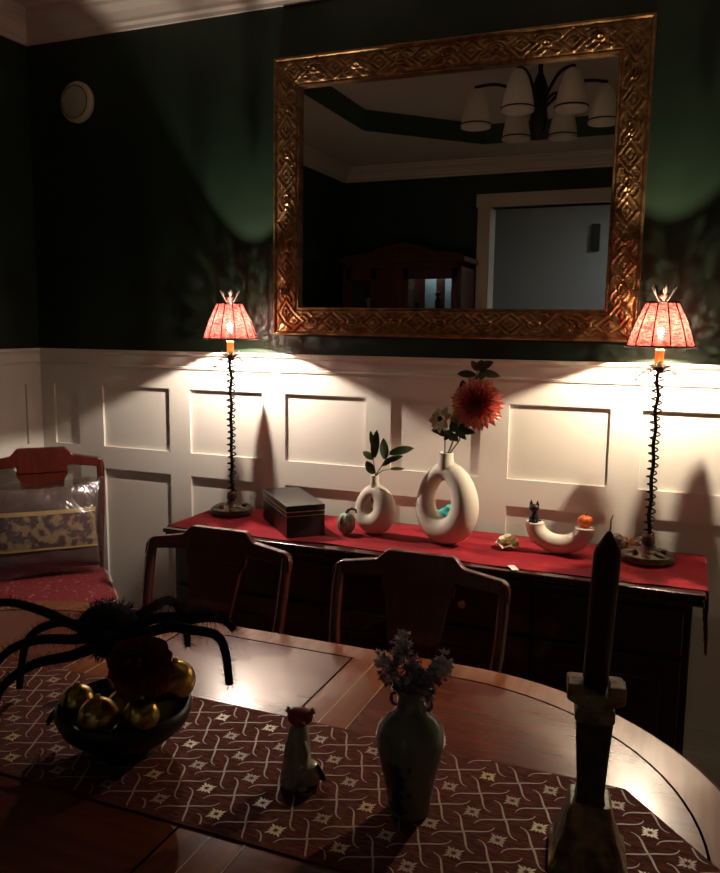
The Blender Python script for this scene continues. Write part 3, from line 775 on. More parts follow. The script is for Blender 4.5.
def turbo(label, loc, rz, sc, m):
    t = thing('spiral_shell', label, 'seashell', loc, rz, None, sc)
    s = MB(); n = 90; pts = []; rs = []
    for i in range(n):
        q = i / (n - 1); th = q * 2 * PI * 3.4; r = .030 * (1 - q) ** 1.1; pts.append((r * cos(th) * .8, r * sin(th) * .8 , .021 + .055 * q - .0)); rs.append(.0225 * (1 - q) ** 1.0 + .0012)
    s.X = Matrix.Translation((0, 0, .006)) @ Matrix.Rotation(R(60), 4, 'X'); s.X = Matrix.Translation((0, 0, .030)) @ Matrix.Rotation(R(72), 4, 'X') @ Matrix.Translation((0, 0, -.035))
    s.tube(pts, rs, 14); s.build('whorl', m, t); return t
turbo('grey banded spiral seashell lying just left of the right lamp base', (-.163, -.128, ZS), R(60), .80, 'shellg')
turbo('small brown banded spiral seashell behind the right lamp base', (-.108, -.083, ZS), R(-40), .62, 'shellg')

# ------------------------------------------------------------------ dining table
TX0, TX1, TY, TB, TZ = -1.45, -.45, -1.505, .60, .75
def track(b, a, x0=TX0, x1=TX1, n=40):
    p = []
    for i in range(n + 1): th = -PI / 2 + PI * i / n; p.append((x1 + a * cos(th), b * sin(th)))
    for i in range(n + 1): th = PI / 2 + PI * i / n; p.append((x0 + a * cos(th), b * sin(th)))
    return p
t = thing('dining_table', 'long glossy reddish wooden dining table with rounded end and dark inlay lines', 'table', (-.95, TY, 0))
sh = lambda pts: [(x + .95, y) for x, y in pts]
o1 = sh(track(.600, .617)); 
s = MB()
secs = [(1.0, TZ - .034), (1.0, TZ - .010), (.9965, TZ - .004), (.990, TZ)]
rows = []
for f, z in [(-.02, TZ - .034), (-.004, TZ - .028), (0, TZ - .020), (0, TZ - .007), (-.003, TZ - .002), (-.009, TZ)]:
    rows.append([s.V((x, y, z)) for x, y in sh(track(.600 + f, .617 + f))])
n = len(rows[0])
for a, b in zip(rows, rows[1:]):
    for k in range(n): s.F([a[k], a[(k + 1) % n], b[(k + 1) % n], b[k]])
s.F(rows[0][::-1]); s.F(rows[-1])
s.build('tabletop', 'tableband', t, smooth=False)
# veneered fields bounded by the inlay, lying flush in the top
def end_field(sign):
    b, a, xi = .517, .530, TX1 + .95 - .14
    p = [(xi, -b)]
    for i in range(41): th = -PI / 2 + PI * i / 40; p.append((TX1 + .95 + a * cos(th), b * sin(th)))
    p.append((xi, b)); return [(sign * x, y) for x, y in p]
def leaf_field():
    return [(-.238, -.52), (.238, -.52), (.238, .525), (-.238, .525)]
s = MB()
F1, F2, F3 = end_field(1), end_field(-1)[::-1], leaf_field()
for Fd in (F1, F2, F3): s.slab(Fd, TZ - .002, TZ + .0004)
s.build('veneer_field', 'tablewood', t, smooth=False)
s = MB()
for Fd in (F1, F2, F3):
    L = [Vector(p) for p in Fd]; L = L + [L[0]]
    for a, b in zip(L, L[1:]):
        if (b - a).length < 1e-6: continue
        d = (b - a).normalized() * .0018; s.ribbon([a - d, b + d], .0045, TZ + .0008)
s.build('inlay_line', 'inlay', t, smooth=False)
s = MB()
for x in (-.298, .298): s.ribbon([(x, -.60), (x, .60)], .0028, TZ + .0006)
for x in (-.262, .262): s.ribbon([(x + .098 * (1 if x > 0 else -1), -.517), (x + .098 * (1 if x > 0 else -1), .517)], .0028, TZ + .0010)
s.build('leaf_seam', 'seam', t, smooth=False)
s = MB(); s.slab(sh(track(.50, .50)), .65, TZ - .034); s.build('apron', 'mahogv', t, smooth=False)
for x in (-.48, .48):
    s = MB(); s.lathe([(.05, .0), (.075, .10), (.09, .16), (.05, .22), (.045, .30), (.07, .38), (.08, .45), (.05, .52), (.055, .62), (.09, .66)], 28, c=(x, 0, 0)); s.build('pedestal', 'mahogv', t)
    for k in range(4):
        a = PI / 4 + k * PI / 2
        s = MB(); s.tube([(x + .05 * cos(a), .05 * sin(a), .20), (x + .16 * cos(a), .16 * sin(a), .17), (x + .26 * cos(a), .26 * sin(a), .07), (x + .34 * cos(a), .34 * sin(a), .022)], [.035, .032, .025, .022], 10); s.build('foot', 'mahogv', t)

# embroidered runner
ZR = TZ + .0012
RX0, RX1, RY0, RY1 = -1.90, -.055, -1.700, -1.312
t = thing('embroidered_runner', 'brown table runner with cream trellis and flower embroidery along the dining table', 'table runner', (-.95, TY, ZR))
oxr, oyr = .95, -TY
s = MB(); out = [(RX0, RY0), (RX1, RY0), (.115, -1.506), (RX1, RY1), (RX0, RY1), (RX0 - .14, -1.506)]
s.slab([(x + oxr, y + oyr) for x, y in out], 0, .002)
s.build('fabric', 'runner', t, smooth=False)
s = MB(); gx, gy = .0553, .0573
def inside(x, y):
    if y > RY1 - .003 or y < RY0 + .003: return False
    k = abs(y + 1.506) / .194
    return (RX0 - .14 * (1 - k)) + .004 < x < (.115 - .17 * k) - .004
x_or, y_or = -.5065, -1.5415
def seg_pts(cx, cy, sx, sy, c2x, c2y):
    pass
zt = .0028
i0 = int((RX0 - .2 - x_or) / gx) - 1; i1 = int((.2 - x_or) / gx) + 1
rr = random.Random(3)
for i in range(i0, i1 + 1):
    for j in range(-4, 6):
        cx, cy = x_or + i * gx, y_or + j * gy
        if (i + j) % 2 == 0:
            # two S-curved strokes crossing at the node, along the trellis diagonals
            for sg in (1, -1):
                pts = []; ws = []
                for k in range(15):
                    q = (k - 7) / 7.0
                    al = .66 * q; of = -.22 * sin(q * 2.6) * (.35 + abs(q) ** 1.5)
                    px, py = cx + gx * (al - of * sg * .9), cy + gy * (al * sg + of)
                    if inside(px, py): pts.append((px + oxr, py + oyr)); ws.append(.0036 * (1 - .6 * q * q))
                s.k = 0
                if len(pts) > 2: s.ribbon(pts, ws, zt)
        else:
            if not inside(cx, cy): continue
            s.k = 1 if rr.random() < .3 else 0
            for a in range(4):
                th = PI / 4 + a * PI / 2 + rr.uniform(-.12, .12)
                p0 = Vector((cx + oxr, cy + oyr)); d = Vector((cos(th), sin(th))); nn = Vector((-d.y, d.x))
                l = .019
                for ang, ll in ((0, l), (.5, l * .7), (-.5, l * .7)):
                    dd = Vector((cos(th + ang), sin(th + ang))); n2 = Vector((-dd.y, dd.x))
                    a0 = p0 + dd * .003; m1 = p0 + dd * ll * .6 + n2 * .0026; m2 = p0 + dd * ll * .6 - n2 * .0026; e = p0 + dd * ll
                    s.F([s.V((*v, zt)) for v in (a0, m2, e, m1)])
s.build('embroidery', ['embroid', 'embroidg'], t, smooth=False)
ZR2 = ZR + .003

# ------------------------------------------------------------------ chairs
def make_chair(name, label, cat, loc, rz, group, sc=1., pale=False, lift=0., recl=.10):
    t = thing(name, label, cat, loc, rz, group, sc)
    # local: front -y; back plane at y=0, reclining to +y above seat
    tilt = lambda z: recl * max(0, (z - .45) / .5) ** 1.3
    def back(outline, y0, y1):
        s = MB(); s.prism(outline, y0, y1)
        return s
    def bend(mb):
        mb.v = [(x, y + tilt(z), z) for x, y, z in mb.v]; return mb
    zc, zs = .965, .928
    # crest rail, yoke shaped
    top = []
    def top_z(x):
        ax = abs(x)
        if ax < .090: return zc
        if ax < .130:
            q = (ax - .090) / .04; return zc - (zc - zs - .008) * (3 * q * q - 2 * q ** 3)
        if ax < .215:
            q = (ax - .130) / .085; return zs + .008 - .014 * q
        q = (ax - .215) / .037; return zs - .006 - .030 * (1 - math.sqrt(max(0, 1 - q * q)))
    xs = [-.252 + .504 * i / 84 for i in range(85)]
    bot_z = lambda x: min(top_z(x) - .030, .900 - .012 * (abs(x) / .2) ** 2) if abs(x) > .10 else .87
    s = MB()
    for y in (0,):
        a = [[s.V((x, yy, top_z(x) - (0 if k else 0))) for x in xs] for k, yy in enumerate((-.013, .013))]
        b = [[s.V((x, yy, bot_z(x))) for x in xs] for yy in (-.013, .013)]
        for i in range(84):
            s.F([a[0][i], a[0][i + 1], a[1][i + 1], a[1][i]]); s.F([b[0][i], b[1][i], b[1][i + 1], b[0][i + 1]])
            s.F([b[0][i], b[0][i + 1], a[0][i + 1], a[0][i]]); s.F([a[1][i], a[1][i + 1], b[1][i + 1], b[1][i]])
        s.F([b[0][0], a[0][0], a[1][0], b[1][0]]); s.F([b[0][-1], b[1][-1], a[1][-1], a[0][-1]])
    bend(s).build('crest_rail', 'chairwood', t, bevel=.004, ang=30)
    # splat
    s = MB(); zz = [.45 + .43 * i / 24 for i in range(25)]
    hwf = lambda z: .078 + .012 * cos((z - .45) / .43 * 2 * PI) + (.012 if z > .86 else 0)
    out = [(hwf(z), z) for z in zz] + [(-hwf(z), z) for z in zz[::-1]]
    a = [s.V((x, -.008, z)) for x, z in out]; b = [s.V((x, .008, z)) for x, z in out]; n = len(zz)
    for i in range(n - 1):
        s.F([a[i], a[i + 1], a[-2 - i], a[-1 - i]]); s.F([b[i], b[-1 - i], b[-2 - i], b[i + 1]])
        s.F([a[i], b[i], b[i + 1], a[i + 1]]); s.F([a[-1 - i], a[-2 - i], b[-2 - i], b[-1 - i]])
    bend(s).build('splat', 'chairwood', t, ang=30)
    for sx in (-1, 1):
        s = MB(); P = [(sx * .200, .045, 0), (sx * .205, .02, .22), (sx * .212, 0, .45), (sx * .222, 0, .60), (sx * .234, 0, .75), (sx * .2365, 0, .85), (sx * .234, 0, .905)]
        s.tube([(x, y + (tilt(z)), z) for x, y, z in P], [.019, .019, .020, .0175, .0165, .0165, .015], 12, flat=1.)
        s.build('back_post', 'chairwood', t)
        s = MB(); s.tube([(sx * .215, -.41, 0), (sx * .218, -.41, .2), (sx * .222, -.405, .44)], [.015, .018, .023], 4, up=(1, 1, 0)); s.build('front_leg', 'chairwood', t, bevel=.003, smooth=False)
    ap = MB(); ap.box(-.225, .225, -.43, -.405, .385, .445); ap.box(-.20, .20, -.012, .012, .385, .445); ap.box(-.235, -.212, -.42, 0, .385, .445); ap.box(.212, .235, -.42, 0, .385, .445)
    ap.build('seat_rail', 'chairwood', t, bevel=.003, smooth=False)
    # padded seat
    s = MB(); ny, nx = 14, 18
    def se(u, v, up):
        q = 2.0 / 6
        X = .245 * u * (1 - .06 * (v + 1) / 2); Y = -.212 + .232 * v
        e = max(abs(u), abs(v)); ed = (1 - abs(u) ** 6) * (1 - abs(v) ** 6)
        c = .96 if abs(u) > .99 and abs(v) > .99 else 1
        return (X * c, Y * c if v < 0 else Y, .447 + lift * up + (.022 + .026 * ed ** .5 if up else 0))
    g = {}
    for lay in (0, 1):
        for i in range(nx + 1):
            for j in range(ny + 1): g[lay, i, j] = s.V(se(-1 + 2 * i / nx, -1 + 2 * j / ny, lay))
    for i in range(nx):
        for j in range(ny):
            s.F([g[1, i, j], g[1, i + 1, j], g[1, i + 1, j + 1], g[1, i, j + 1]]); s.F([g[0, i, j], g[0, i, j + 1], g[0, i + 1, j + 1], g[0, i + 1, j]])
    for i in range(nx): s.F([g[0, i, 0], g[0, i + 1, 0], g[1, i + 1, 0], g[1, i, 0]]); s.F([g[0, i, ny], g[1, i, ny], g[1, i + 1, ny], g[0, i + 1, ny]])
    for j in range(ny): s.F([g[0, 0, j], g[1, 0, j], g[1, 0, j + 1], g[0, 0, j + 1]]); s.F([g[0, nx, j], g[0, nx, j + 1], g[1, nx, j + 1], g[1, nx, j]])
    seat = s.build('seat', 'seatpale' if pale else 'seatred', t)
    s = MB(); P = [(-.232, .0, .468), (-.246, -.10, .468), (-.246, -.40, .468), (-.225, -.443, .468), (.225, -.443, .468), (.246, -.40, .468), (.246, -.10, .468), (.232, .0, .468)]
    s.tube([(x, y, z + lift * .7) for x, y, z in P], .004, 6); s.build('piping', 'piping', seat)
    return t
cg = 'dining chairs tucked between table and sideboard'
ch1 = make_chair('dining_chair', 'dark wooden yoke-back chair in front of the sideboard\'s left end, before the black box', 'chair', (-1.262, -.800, 0), 0, cg, .985)
ch2 = copy_tree(ch1); ch2.location = (-.632, -.800, 0)
ch2['label'] = 'dark wooden yoke-back chair in front of the sideboard\'s middle, before the ring vases'
ch3 = make_chair('corner_chair', 'red brown wooden chair with red floral seat in the left corner holding a cushion', 'chair', (-2.385, -.235, 0), R(45), None, 1.09, lift=.025, recl=.035)
ch3.scale = (.96, 1.0, 1.09)

# cushion in clear plastic
t = thing('wrapped_cushion', 'grey cushion with gold tapestry band inside clear plastic on the corner chair', 'cushion', (-2.300, -.325, .578), R(45))
tl = R(-10)
def pillow(hx_, hz_, th, X, n=26, e=2.6, k=.0):
    s = MB(); s.X = X; g = {}
    for lay in (-1, 1):
        for i in range(n + 1):
            for j in range(n + 1):
                u, v = -1 + 2 * i / n, -1 + 2 * j / n
                bul = ((1 - u * u) * (1 - v * v)) ** .38
                px = u * hx_ * (1 - .05 * (1 - abs(v)) * abs(u)); pz = v * hz_ * (1 - .06 * (1 - abs(u)) * abs(v))
                wr = k * sin(u * 9 + v * 5) * sin(v * 7 - u * 3) * (1 - max(abs(u), abs(v)) ** 4)
                if (i in (0, n) or j in (0, n)) and lay == 1: g[lay, i, j] = g[-1, i, j]; continue
                g[lay, i, j] = s.V((px, lay * (th * bul) + wr, pz))
    for lay in (-1, 1):
        for i in range(n):
            for j in range(n): s.F([g[lay, i, j], g[lay, i + 1, j], g[lay, i + 1, j + 1], g[lay, i, j + 1]])
    return s
X = Matrix.Translation((-.0, .0, .175)) @ Matrix.Rotation(tl, 4, 'X')
pillow(.205, .165, .062, X, k=.002).build('cushion_body', 'cushion', t, ang=80)
# tapestry band wrapped over the front
s = MB(); s.X = X; n = 30
def band(z0, z1, lift):
    rows = []
    for i in range(n + 1):
        u = -.97 + 1.94 * i / n
        row = []
        for j in range(9):
            v = z0 + (z1 - z0) * j / 8
            bul = ((1 - u * u) * (1 - v * v)) ** .38
            row.append((u * .205 * (1 - .05 * (1 - abs(v)) * abs(u)), -.062 * bul - lift, v * .165 * (1 - .06 * (1 - abs(u)) * abs(v))))
        rows.append(row)
    f = [[s.V(p) for p in r_] for r_ in rows]; b = [[s.V((p[0], p[1] + lift * .7, p[2])) for p in r_] for r_ in rows]
    for i in range(n):
        for j in range(8): s.F([f[i][j], f[i + 1][j], f[i + 1][j + 1], f[i][j + 1]]); s.F([b[i][j], b[i][j + 1], b[i + 1][j + 1], b[i + 1][j]])
band(-.45, .36, .0030); s.build('tapestry_panel', 'tapestry', t, ang=80)
s = MB(); s.X = X; band(.34, .44, .0045); band(-.50, -.45, .0045); s.build('gold_braid', 'goldtrim', t, ang=80)
pillow(.232, .192, .078, X, n=34, k=.006).build('plastic_bag', 'plastic', t, ang=80)

# ------------------------------------------------------------------ things on the dining table
# vase with sprigs
VB = (-.384, -1.520, ZR2)
t = thing('floral_vase', 'dark green-glazed baluster vase with two small handles on the dining table', 'vase', VB)
prof = [(.034, 0), (.036, .004), (.035, .010), (.040, .045), (.049, .085), (.0565, .115), (.0575, .130), (.053, .148), (.041, .162), (.029, .172), (.0235, .182), (.0225, .196), (.026, .208), (.034, .215), (.035, .218), (.031, .217), (.022, .205), (.019, .195), (.019, .15), (.001, .148)]
MB().lathe(prof, 56, cap=False).build('vase_body', 'celadon', t, ang=70)
s = MB(); rnd = random.Random(5)
def vr(z):
    for (r0, z0), (r1, z1) in zip(prof, prof[1:]):
        if z0 <= z <= z1: return r0 + (r1 - r0) * (z - z0) / max(1e-6, z1 - z0)
    return .03
def decal(z, a, l, w, rot):
    # small painted leaf following the glaze
    pts = []
    for k in range(8):
        q = 2 * PI * k / 8; du = l * cos(q); dv = w * sin(q)
        U = du * cos(rot) - dv * sin(rot); V = du * sin(rot) + dv * cos(rot)
        zz_ = z + V; rr_ = vr(zz_) + .0007; aa = a + U / rr_
        pts.append(s.V((rr_ * cos(aa), rr_ * sin(aa), zz_)))
    s.F(pts)
for k in range(150):
    decal(.014 + rnd.random() * .088, -PI / 2 - .42 + rnd.gauss(0, .26), rnd.uniform(.005, .010), rnd.uniform(.003, .005), rnd.uniform(0, 3))
s.build('painted_flowers', 'paint', t)
for sx in (-1, 1):
    MB().tube([(sx * .023, 0, .180), (sx * .031, 0, .181), (sx * .035, 0, .188), (sx * .034, 0, .197), (sx * .026, 0, .202)], [.0028, .003, .003, .0028, .0025], 8).build('handle', 'celadon', t)
def sprig(label, d, h, seed, pale):
    r_ = random.Random(seed)
    t = thing('flower_sprig', label, 'flower', (VB[0], VB[1], VB[2] + .12), 0, None)
    d = Vector(d); P = [Vector((d.x * .04, d.y * .04, -.0)), Vector((d.x * .10, d.y * .10, .05)), Vector((d.x * .22, d.y * .22, .09)), Vector((d.x * 1, d.y * 1, h))]
    pts = []
    for i in range(9):
        q = i / 8; pts.append(Vector((d.x * (.12 * q + .88 * q ** 2.2), d.y * (.12 * q + .88 * q ** 2.2), h * q)))
    MB().tube(pts, .0014, 5).build('stem', 'stem', t)
    s = MB(); base = pts[6 if pale else 5]; end = pts[8] + (pts[8] - pts[7]) * .6
    for k in range(64):
        q = r_.random() ** .8; c = base.lerp(end, q); rad_ = .021 * (1 - .55 * q)
        off = Vector((r_.gauss(0, 1), r_.gauss(0, 1), r_.gauss(0, 1))).normalized() * rad_ * r_.uniform(.5, 1)
        s.k = 1 if (pale and q > .45) or r_.random() < .12 else 0
        for a in range(4):
            dd = (off.normalized() + Vector((r_.uniform(-.9, .9), r_.uniform(-.9, .9), r_.uniform(-.6, .9)))).normalized()
            s.leaf(c + off, dd, Vector((.1, .2, 1)), r_.uniform(.008, .013), .0085, .1, .3, seg=2)
    s.build('blossoms', ['lilac', 'pale'], t)
    s = MB()
    for k in range(4):
        s.leaf(pts[3 + k % 3], (r_.uniform(-1, 1), r_.uniform(-1, 1), .4), (0, 0, 1), .02, .007, .3)
    s.build('leaf', 'leafd', t)
sprig('tall lilac sprig with pale tip leaning left in the dining table vase', (-.020, .004), .165, 1, True)
sprig('lilac sprig with pale tip leaning right in the dining table vase', (.050, .0), .143, 2, True)
sprig('low pale lilac sprig drooping left over the vase rim', (-.046, -.006), .128, 3, True)
sprig('short dull purple sprig at the middle of the vase opening', (.008, -.010), .128, 4, False)
sprig('short purple sprig right of the middle of the vase opening', (.030, -.012), .118, 5, False)

# cat-like figurine
t = thing('animal_figurine', 'cream glazed sitting animal figurine with red head on the embroidered runner', 'figurine', (-.592, -1.525, ZR2), R(15))
s = MB(); s.lathe([(.026, 0), (.029, .006), (.028, .02), (.025, .045), (.0215, .07), (.019, .09), (.017, .105), (.012, .112), (.001, .114)], 32, sy=1.0, cap=False)
s.v = [(x - .006 * 0 + .05 * z * 0 + (z / .11) * .006, y, z) for x, y, z in s.v]
s.ball((.022, -.004, .024), .024, 20, 12, (1.05, 1, 1.0)); s.ball((-.004, -.018, .012), .013, 14, 8, (1.1, 1.3, .8)); s.ball((.016, -.022, .008), .010, 12, 8, (1, 1.4, .75))
s.tube([(.012, -.012, .085), (.020, -.016, .065), (.019, -.019, .048)], [.009, .0075, .006], 10); s.tube([(-.006, -.014, .085), (-.010, -.019, .065), (-.006, -.021, .045)], [.009, .0075, .006], 10)
s.build('figure_body', 'cream', t)
s = MB(); s.ball((.008, -.002, .126), .0200, 20, 12, (1.15, .95, .80)); s.ball((.012, -.022, .122), .009, 12, 8, (1.1, .8, .7)); s.build('head', 'redglaze', t)
s = MB()
for sx in (-1, 1): s.lathe([(.0055, 0), (.0045, .005), (.0015, .010)], 10, c=(.008 + sx * .021, 0, .132), sy=.6)
s.build('ear', 'cream', t)
s = MB(); s.tube([(.015, .020, .008), (.040, .014, .008), (.050, -.002, .014), (.048, -.012, .03), (.040, -.012, .045)], [.005, .005, .0045, .004, .003], 10); s.build('tail', 'blackcat', t)

# candlestick (square section) and candle
CB = Vector((-.096, -1.530, ZR2))
t = thing('candlestick', 'tall square antique gold candlestick at the right end of the runner', 'candlestick', CB, R(8))
def sq(mb, prof_, tw=0.):
    rings = []
    for h_, z in prof_:
        c = h_ * .12
        ps = [(-h_ + c, -h_), (h_ - c, -h_), (h_, -h_ + c), (h_, h_ - c), (h_ - c, h_), (-h_ + c, h_), (-h_, h_ - c), (-h_, -h_ + c)]
        rings.append([mb.V((x, y, z)) for x, y in ps])
    for a, b in zip(rings, rings[1:]):
        for k in range(8): mb.F([a[k], a[(k + 1) % 8], b[(k + 1) % 8], b[k]])
    mb.F(rings[0][::-1]); mb.F(rings[-1]); return mb
sq(MB(), [(.056, 0), (.057, .012), (.050, .020), (.046, .034), (.040, .050), (.034, .080), (.029, .100)]).build('foot', 'goldstone', t, smooth=False, bevel=.002)
sq(MB(), [(.022, .098), (.0195, .110), (.0205, .130), (.0225, .165), (.0250, .205), (.0265, .228)]).build('column', 'darkstone', t, smooth=False, bevel=.002)
sq(MB(), [(.024, .226), (.0285, .232), (.0285, .244), (.0245, .250), (.027, .256)]).build('collar', 'goldstone', t, smooth=False, bevel=.0015)
s = MB(); sq(s, [(.026, .254), (.036, .262), (.041, .268), (.041, .276)])
for sx in (-1, 1): s.box(sx * .0290 - .0115, sx * .0290 + .0115, -.040, -.008, .270, .292)
s.build('capital', 'goldstone', t, smooth=False, bevel=.0025)
t = thing('pillar_candle', 'dark burgundy unlit candle standing in the antique gold candlestick', 'candle', CB + Vector((-.001, 0, .2765)), 0)
t.rotation_euler = (0, R(2.2), 0)
MB().lathe([(.0175, 0), (.0185, .004), (.0192, .10), (.0196, .200), (.0180, .207), (.0125, .216), (.0060, .228), (.003, .233)], 32).build('wax', 'burg', t)
MB().tube([(0, 0, .232), (.001, 0, .240), (.0005, 0, .250), (.003, 0, .258)], [.0012, .0012, .001, .0008], 6).build('wick', 'wick', t)

# black bowl with baubles
BB = Vector((-.942, -1.545, ZR2))
t = thing('pedestal_bowl', 'black rounded bowl full of gold baubles at the left of the runner', 'bowl', BB)
MB().lathe([(.060, 0), (.062, .005), (.052, .010), (.055, .016), (.090, .032), (.115, .055), (.125, .078), (.123, .092), (.119, .093), (.117, .080), (.102, .055), (.075, .036), (.001, .028)], 48, cap=False).build('bowl_body', 'darkbowl', t, ang=70)
gpts = [((-.080, -.035, .092), .033), ((.006, -.080, .100), .036), ((.078, -.050, .104), .033), ((.092, .034, .138), .037), ((.030, .074, .10), .033), ((-.045, .060, .10), .034), ((.0, .0, .080), .036), ((.098, .010, .150), .0)]
glab = ['gold bauble at the bowl\'s left rim', 'shiny gold bauble at the front of the black bowl', 'gold bauble in shade at the front right of the black bowl', 'bright gold bauble bulging over the bowl\'s right rim',
        'gold bauble at the back right of the black bowl', 'gold bauble at the back left of the black bowl', 'gold bauble in the middle under the spider']
for (c, r), lb in zip(gpts, glab):
    g = thing('gold_bauble', lb, 'bauble', BB + Vector(c), random.random() * 6, 'gold baubles in the black bowl')
    MB().ball((0, 0, 0), r, 28, 18).build('bauble_body', 'gold', g)
    MB().lathe([(.005, 0), (.0055, .004), (.005, .008), (.001, .009)], 12, c=(0, 0, r - .002)).build('cap', 'goldline', g)
t = thing('silver_gourd', 'dark leaf cluster at the far left of the black bowl', 'leaf cluster', BB + Vector((-.125, -.02, .065)))
t.name = 'leaf_cluster'
s = MB()
for k in range(16):
    a = random.uniform(0, 2 * PI); e = random.uniform(-.6, .9)
    s.leaf((0, 0, .005), (cos(a) * cos(e), sin(a) * cos(e), sin(e)), (0, 0, 1), .045, .022, .4)
s.build('leaf', 'fur', t)
# dark red velvety rose
t = thing('dark_red_rose', 'large dark red rose bloom lying on the gold baubles', 'flower', BB + Vector((.068, -.040, .190)))
flower_disc('petals', ['rose'], t, (0, 0, 0), (.25, -.75, .45), [(11, .020, -.25, .046, .048, .35, 0), (11, .016, .15, .042, .042, .1, 0), (10, .012, .55, .038, .038, -.35, 0), (8, .008, .85, .034, .032, -.5, 0), (6, .005, 1.15, .028, .026, -.5, 0), (4, .002, 1.4, .024, .018, -.4, 0)])
s = MB(); s.ball((0, 0, -.004), .030, 18, 12); s.build('calyx', 'rose', t)

# plush spider on top
SB = BB + Vector((-.045, .015, .200))
t = thing('plush_spider', 'large fuzzy black spider decoration perched on the bowl with long bent legs', 'spider', SB, 0)
def fuzz(s, c, r, sc, n, l, rg):
    for k in range(n):
        d = Vector((rg.gauss(0, 1), rg.gauss(0, 1), rg.gauss(0, 1))).normalized()
        p = Vector(c) + Vector((d.x * r * sc[0], d.y * r * sc[1], d.z * r * sc[2])) * .96
        s.leaf(p, (d + Vector((rg.uniform(-.5, .5), rg.uniform(-.5, .5), rg.uniform(-.5, .5)))).normalized(), d.orthogonal(), l * rg.uniform(.6, 1.2), .0022, .2, .1, seg=2)
rg = random.Random(9)
s = MB(); s.ball((-.012, .015, .028), .046, 22, 14, (1.25, 1.1, .80)); fuzz(s, (-.012, .015, .028), .046, (1.25, 1.1, .8), 520, .016, rg); s.build('abdomen', 'fur', t)
s = MB(); s.ball((.030, -.038, .012), .030, 18, 12, (1.1, 1, .8)); fuzz(s, (.030, -.038, .012), .030, (1.1, 1, .8), 260, .013, rg); s.build('head', 'fur', t)
def W(x, y, z): return Vector((x, y, z)) - SB
legs = [
    [(-.02, 0, .02), W(-1.065, -1.52, .965), W(-1.164, -1.52, .985), W(-1.268, -1.52, .985), W(-1.38, -1.53, .93)],
    [(-.02, 0, .01), W(-1.06, -1.53, .945), W(-1.16, -1.54, .930), W(-1.24, -1.55, .885), W(-1.29, -1.56, .79)],
    [(.0, -.02, .0), W(-1.05, -1.56, .925), W(-1.13, -1.58, .90), W(-1.19, -1.60, .85), W(-1.215, -1.61, .772)],
    [(-.02, .02, .01), W(-1.06, -1.49, .955), W(-1.16, -1.48, .945), W(-1.25, -1.47, .89), W(-1.29, -1.46, .772)],
    [(.02, 0, .01), W(-.90, -1.52, 1.005), W(-.842, -1.52, 1.020), W(-.79, -1.52, 1.032), W(-.755, -1.52, 1.035)],
    [(.02, 0, .0), W(-.88, -1.50, .985), W(-.81, -1.52, 1.000), W(-.745, -1.52, .992), W(-.728, -1.52, .91)],
    [(.02, -.01, .0), W(-.885, -1.47, .98), W(-.83, -1.44, .992), W(-.80, -1.42, .985), W(-.785, -1.41, .965)],
    [(.0, .03, .01), W(-.96, -1.44, .990), W(-.95, -1.38, .99), W(-.94, -1.35, .94), W(-.94, -1.34, .88)],
]
for L in legs:
    P = [Vector(p) for p in L]; pts = []
    for i in range(len(P) - 1):
        p0 = P[max(0, i - 1)]; p1 = P[i]; p2 = P[i + 1]; p3 = P[min(len(P) - 1, i + 2)]
        for k in range(6):
            q = k / 6; pts.append(.5 * ((2 * p1) + (p2 - p0) * q + (2 * p0 - 5 * p1 + 4 * p2 - p3) * q * q + (3 * p1 - p0 - 3 * p2 + p3) * q ** 3))
    pts.append(P[-1])
    s = MB(); n = len(pts); s.tube(pts, [.0115 - .0045 * i / n for i in range(n)], 8)
    for i in range(n):
        for k in range(16):
            d = Vector((rg.gauss(0, 1), rg.gauss(0, 1), rg.gauss(0, 1))).normalized()
            s.leaf(pts[i] + d * .006, d, d.orthogonal(), .013, .0020, .2, .1, seg=1)
    s.build('leg', 'fur', t)

# ------------------------------------------------------------------ china cabinet (seen in the mirror)
t = thing('china_cabinet', 'dark wooden glass-fronted china cabinet reflected in the mirror beside the doorway', 'cabinet', (-1.975, YB + .033, 0))
hw_, dp, hz_ = .46, .38, 2.02
c = MB(); c.box(-hw_, hw_, 0, dp, 0.06, .80); c.box(-hw_, -hw_ + .03, 0, dp, .80, hz_); c.box(hw_ - .03, hw_, 0, dp, .80, hz_); c.box(-hw_, hw_, 0, dp, hz_ - .04, hz_); c.box(-hw_, hw_, 0, .012, .80, hz_)
for x in (-.18, .01): c.box(x - .012, x + .012, .0, dp - .03, .80, hz_ - .04)
c.box(-.19, .02, dp - .03, dp, .80, 1.98)
c.build('carcass', 'cabwood', t, smooth=False, bevel=.004)
c = MB(); c.box(-hw_ - .02, hw_ + .02, 0, dp + .025, 0, .07); c.build('plinth', 'cabwood', t, smooth=False, bevel=.006)
c = MB(); c.box(-hw_ - .025, hw_ + .025, 0, dp + .03, hz_, hz_ + .035)
out = [(-hw_, hz_ + .035), (hw_, hz_ + .035), (hw_ - .02, hz_ + .06), (.25, hz_ + .075), (.14, hz_ + .12), (.0, hz_ + .15), (-.14, hz_ + .12), (-.25, hz_ + .075), (-hw_ + .02, hz_ + .06)]
c.prism(out, dp - .03, dp + .0); c.build('cornice', 'cabwood', t, smooth=False, bevel=.004)
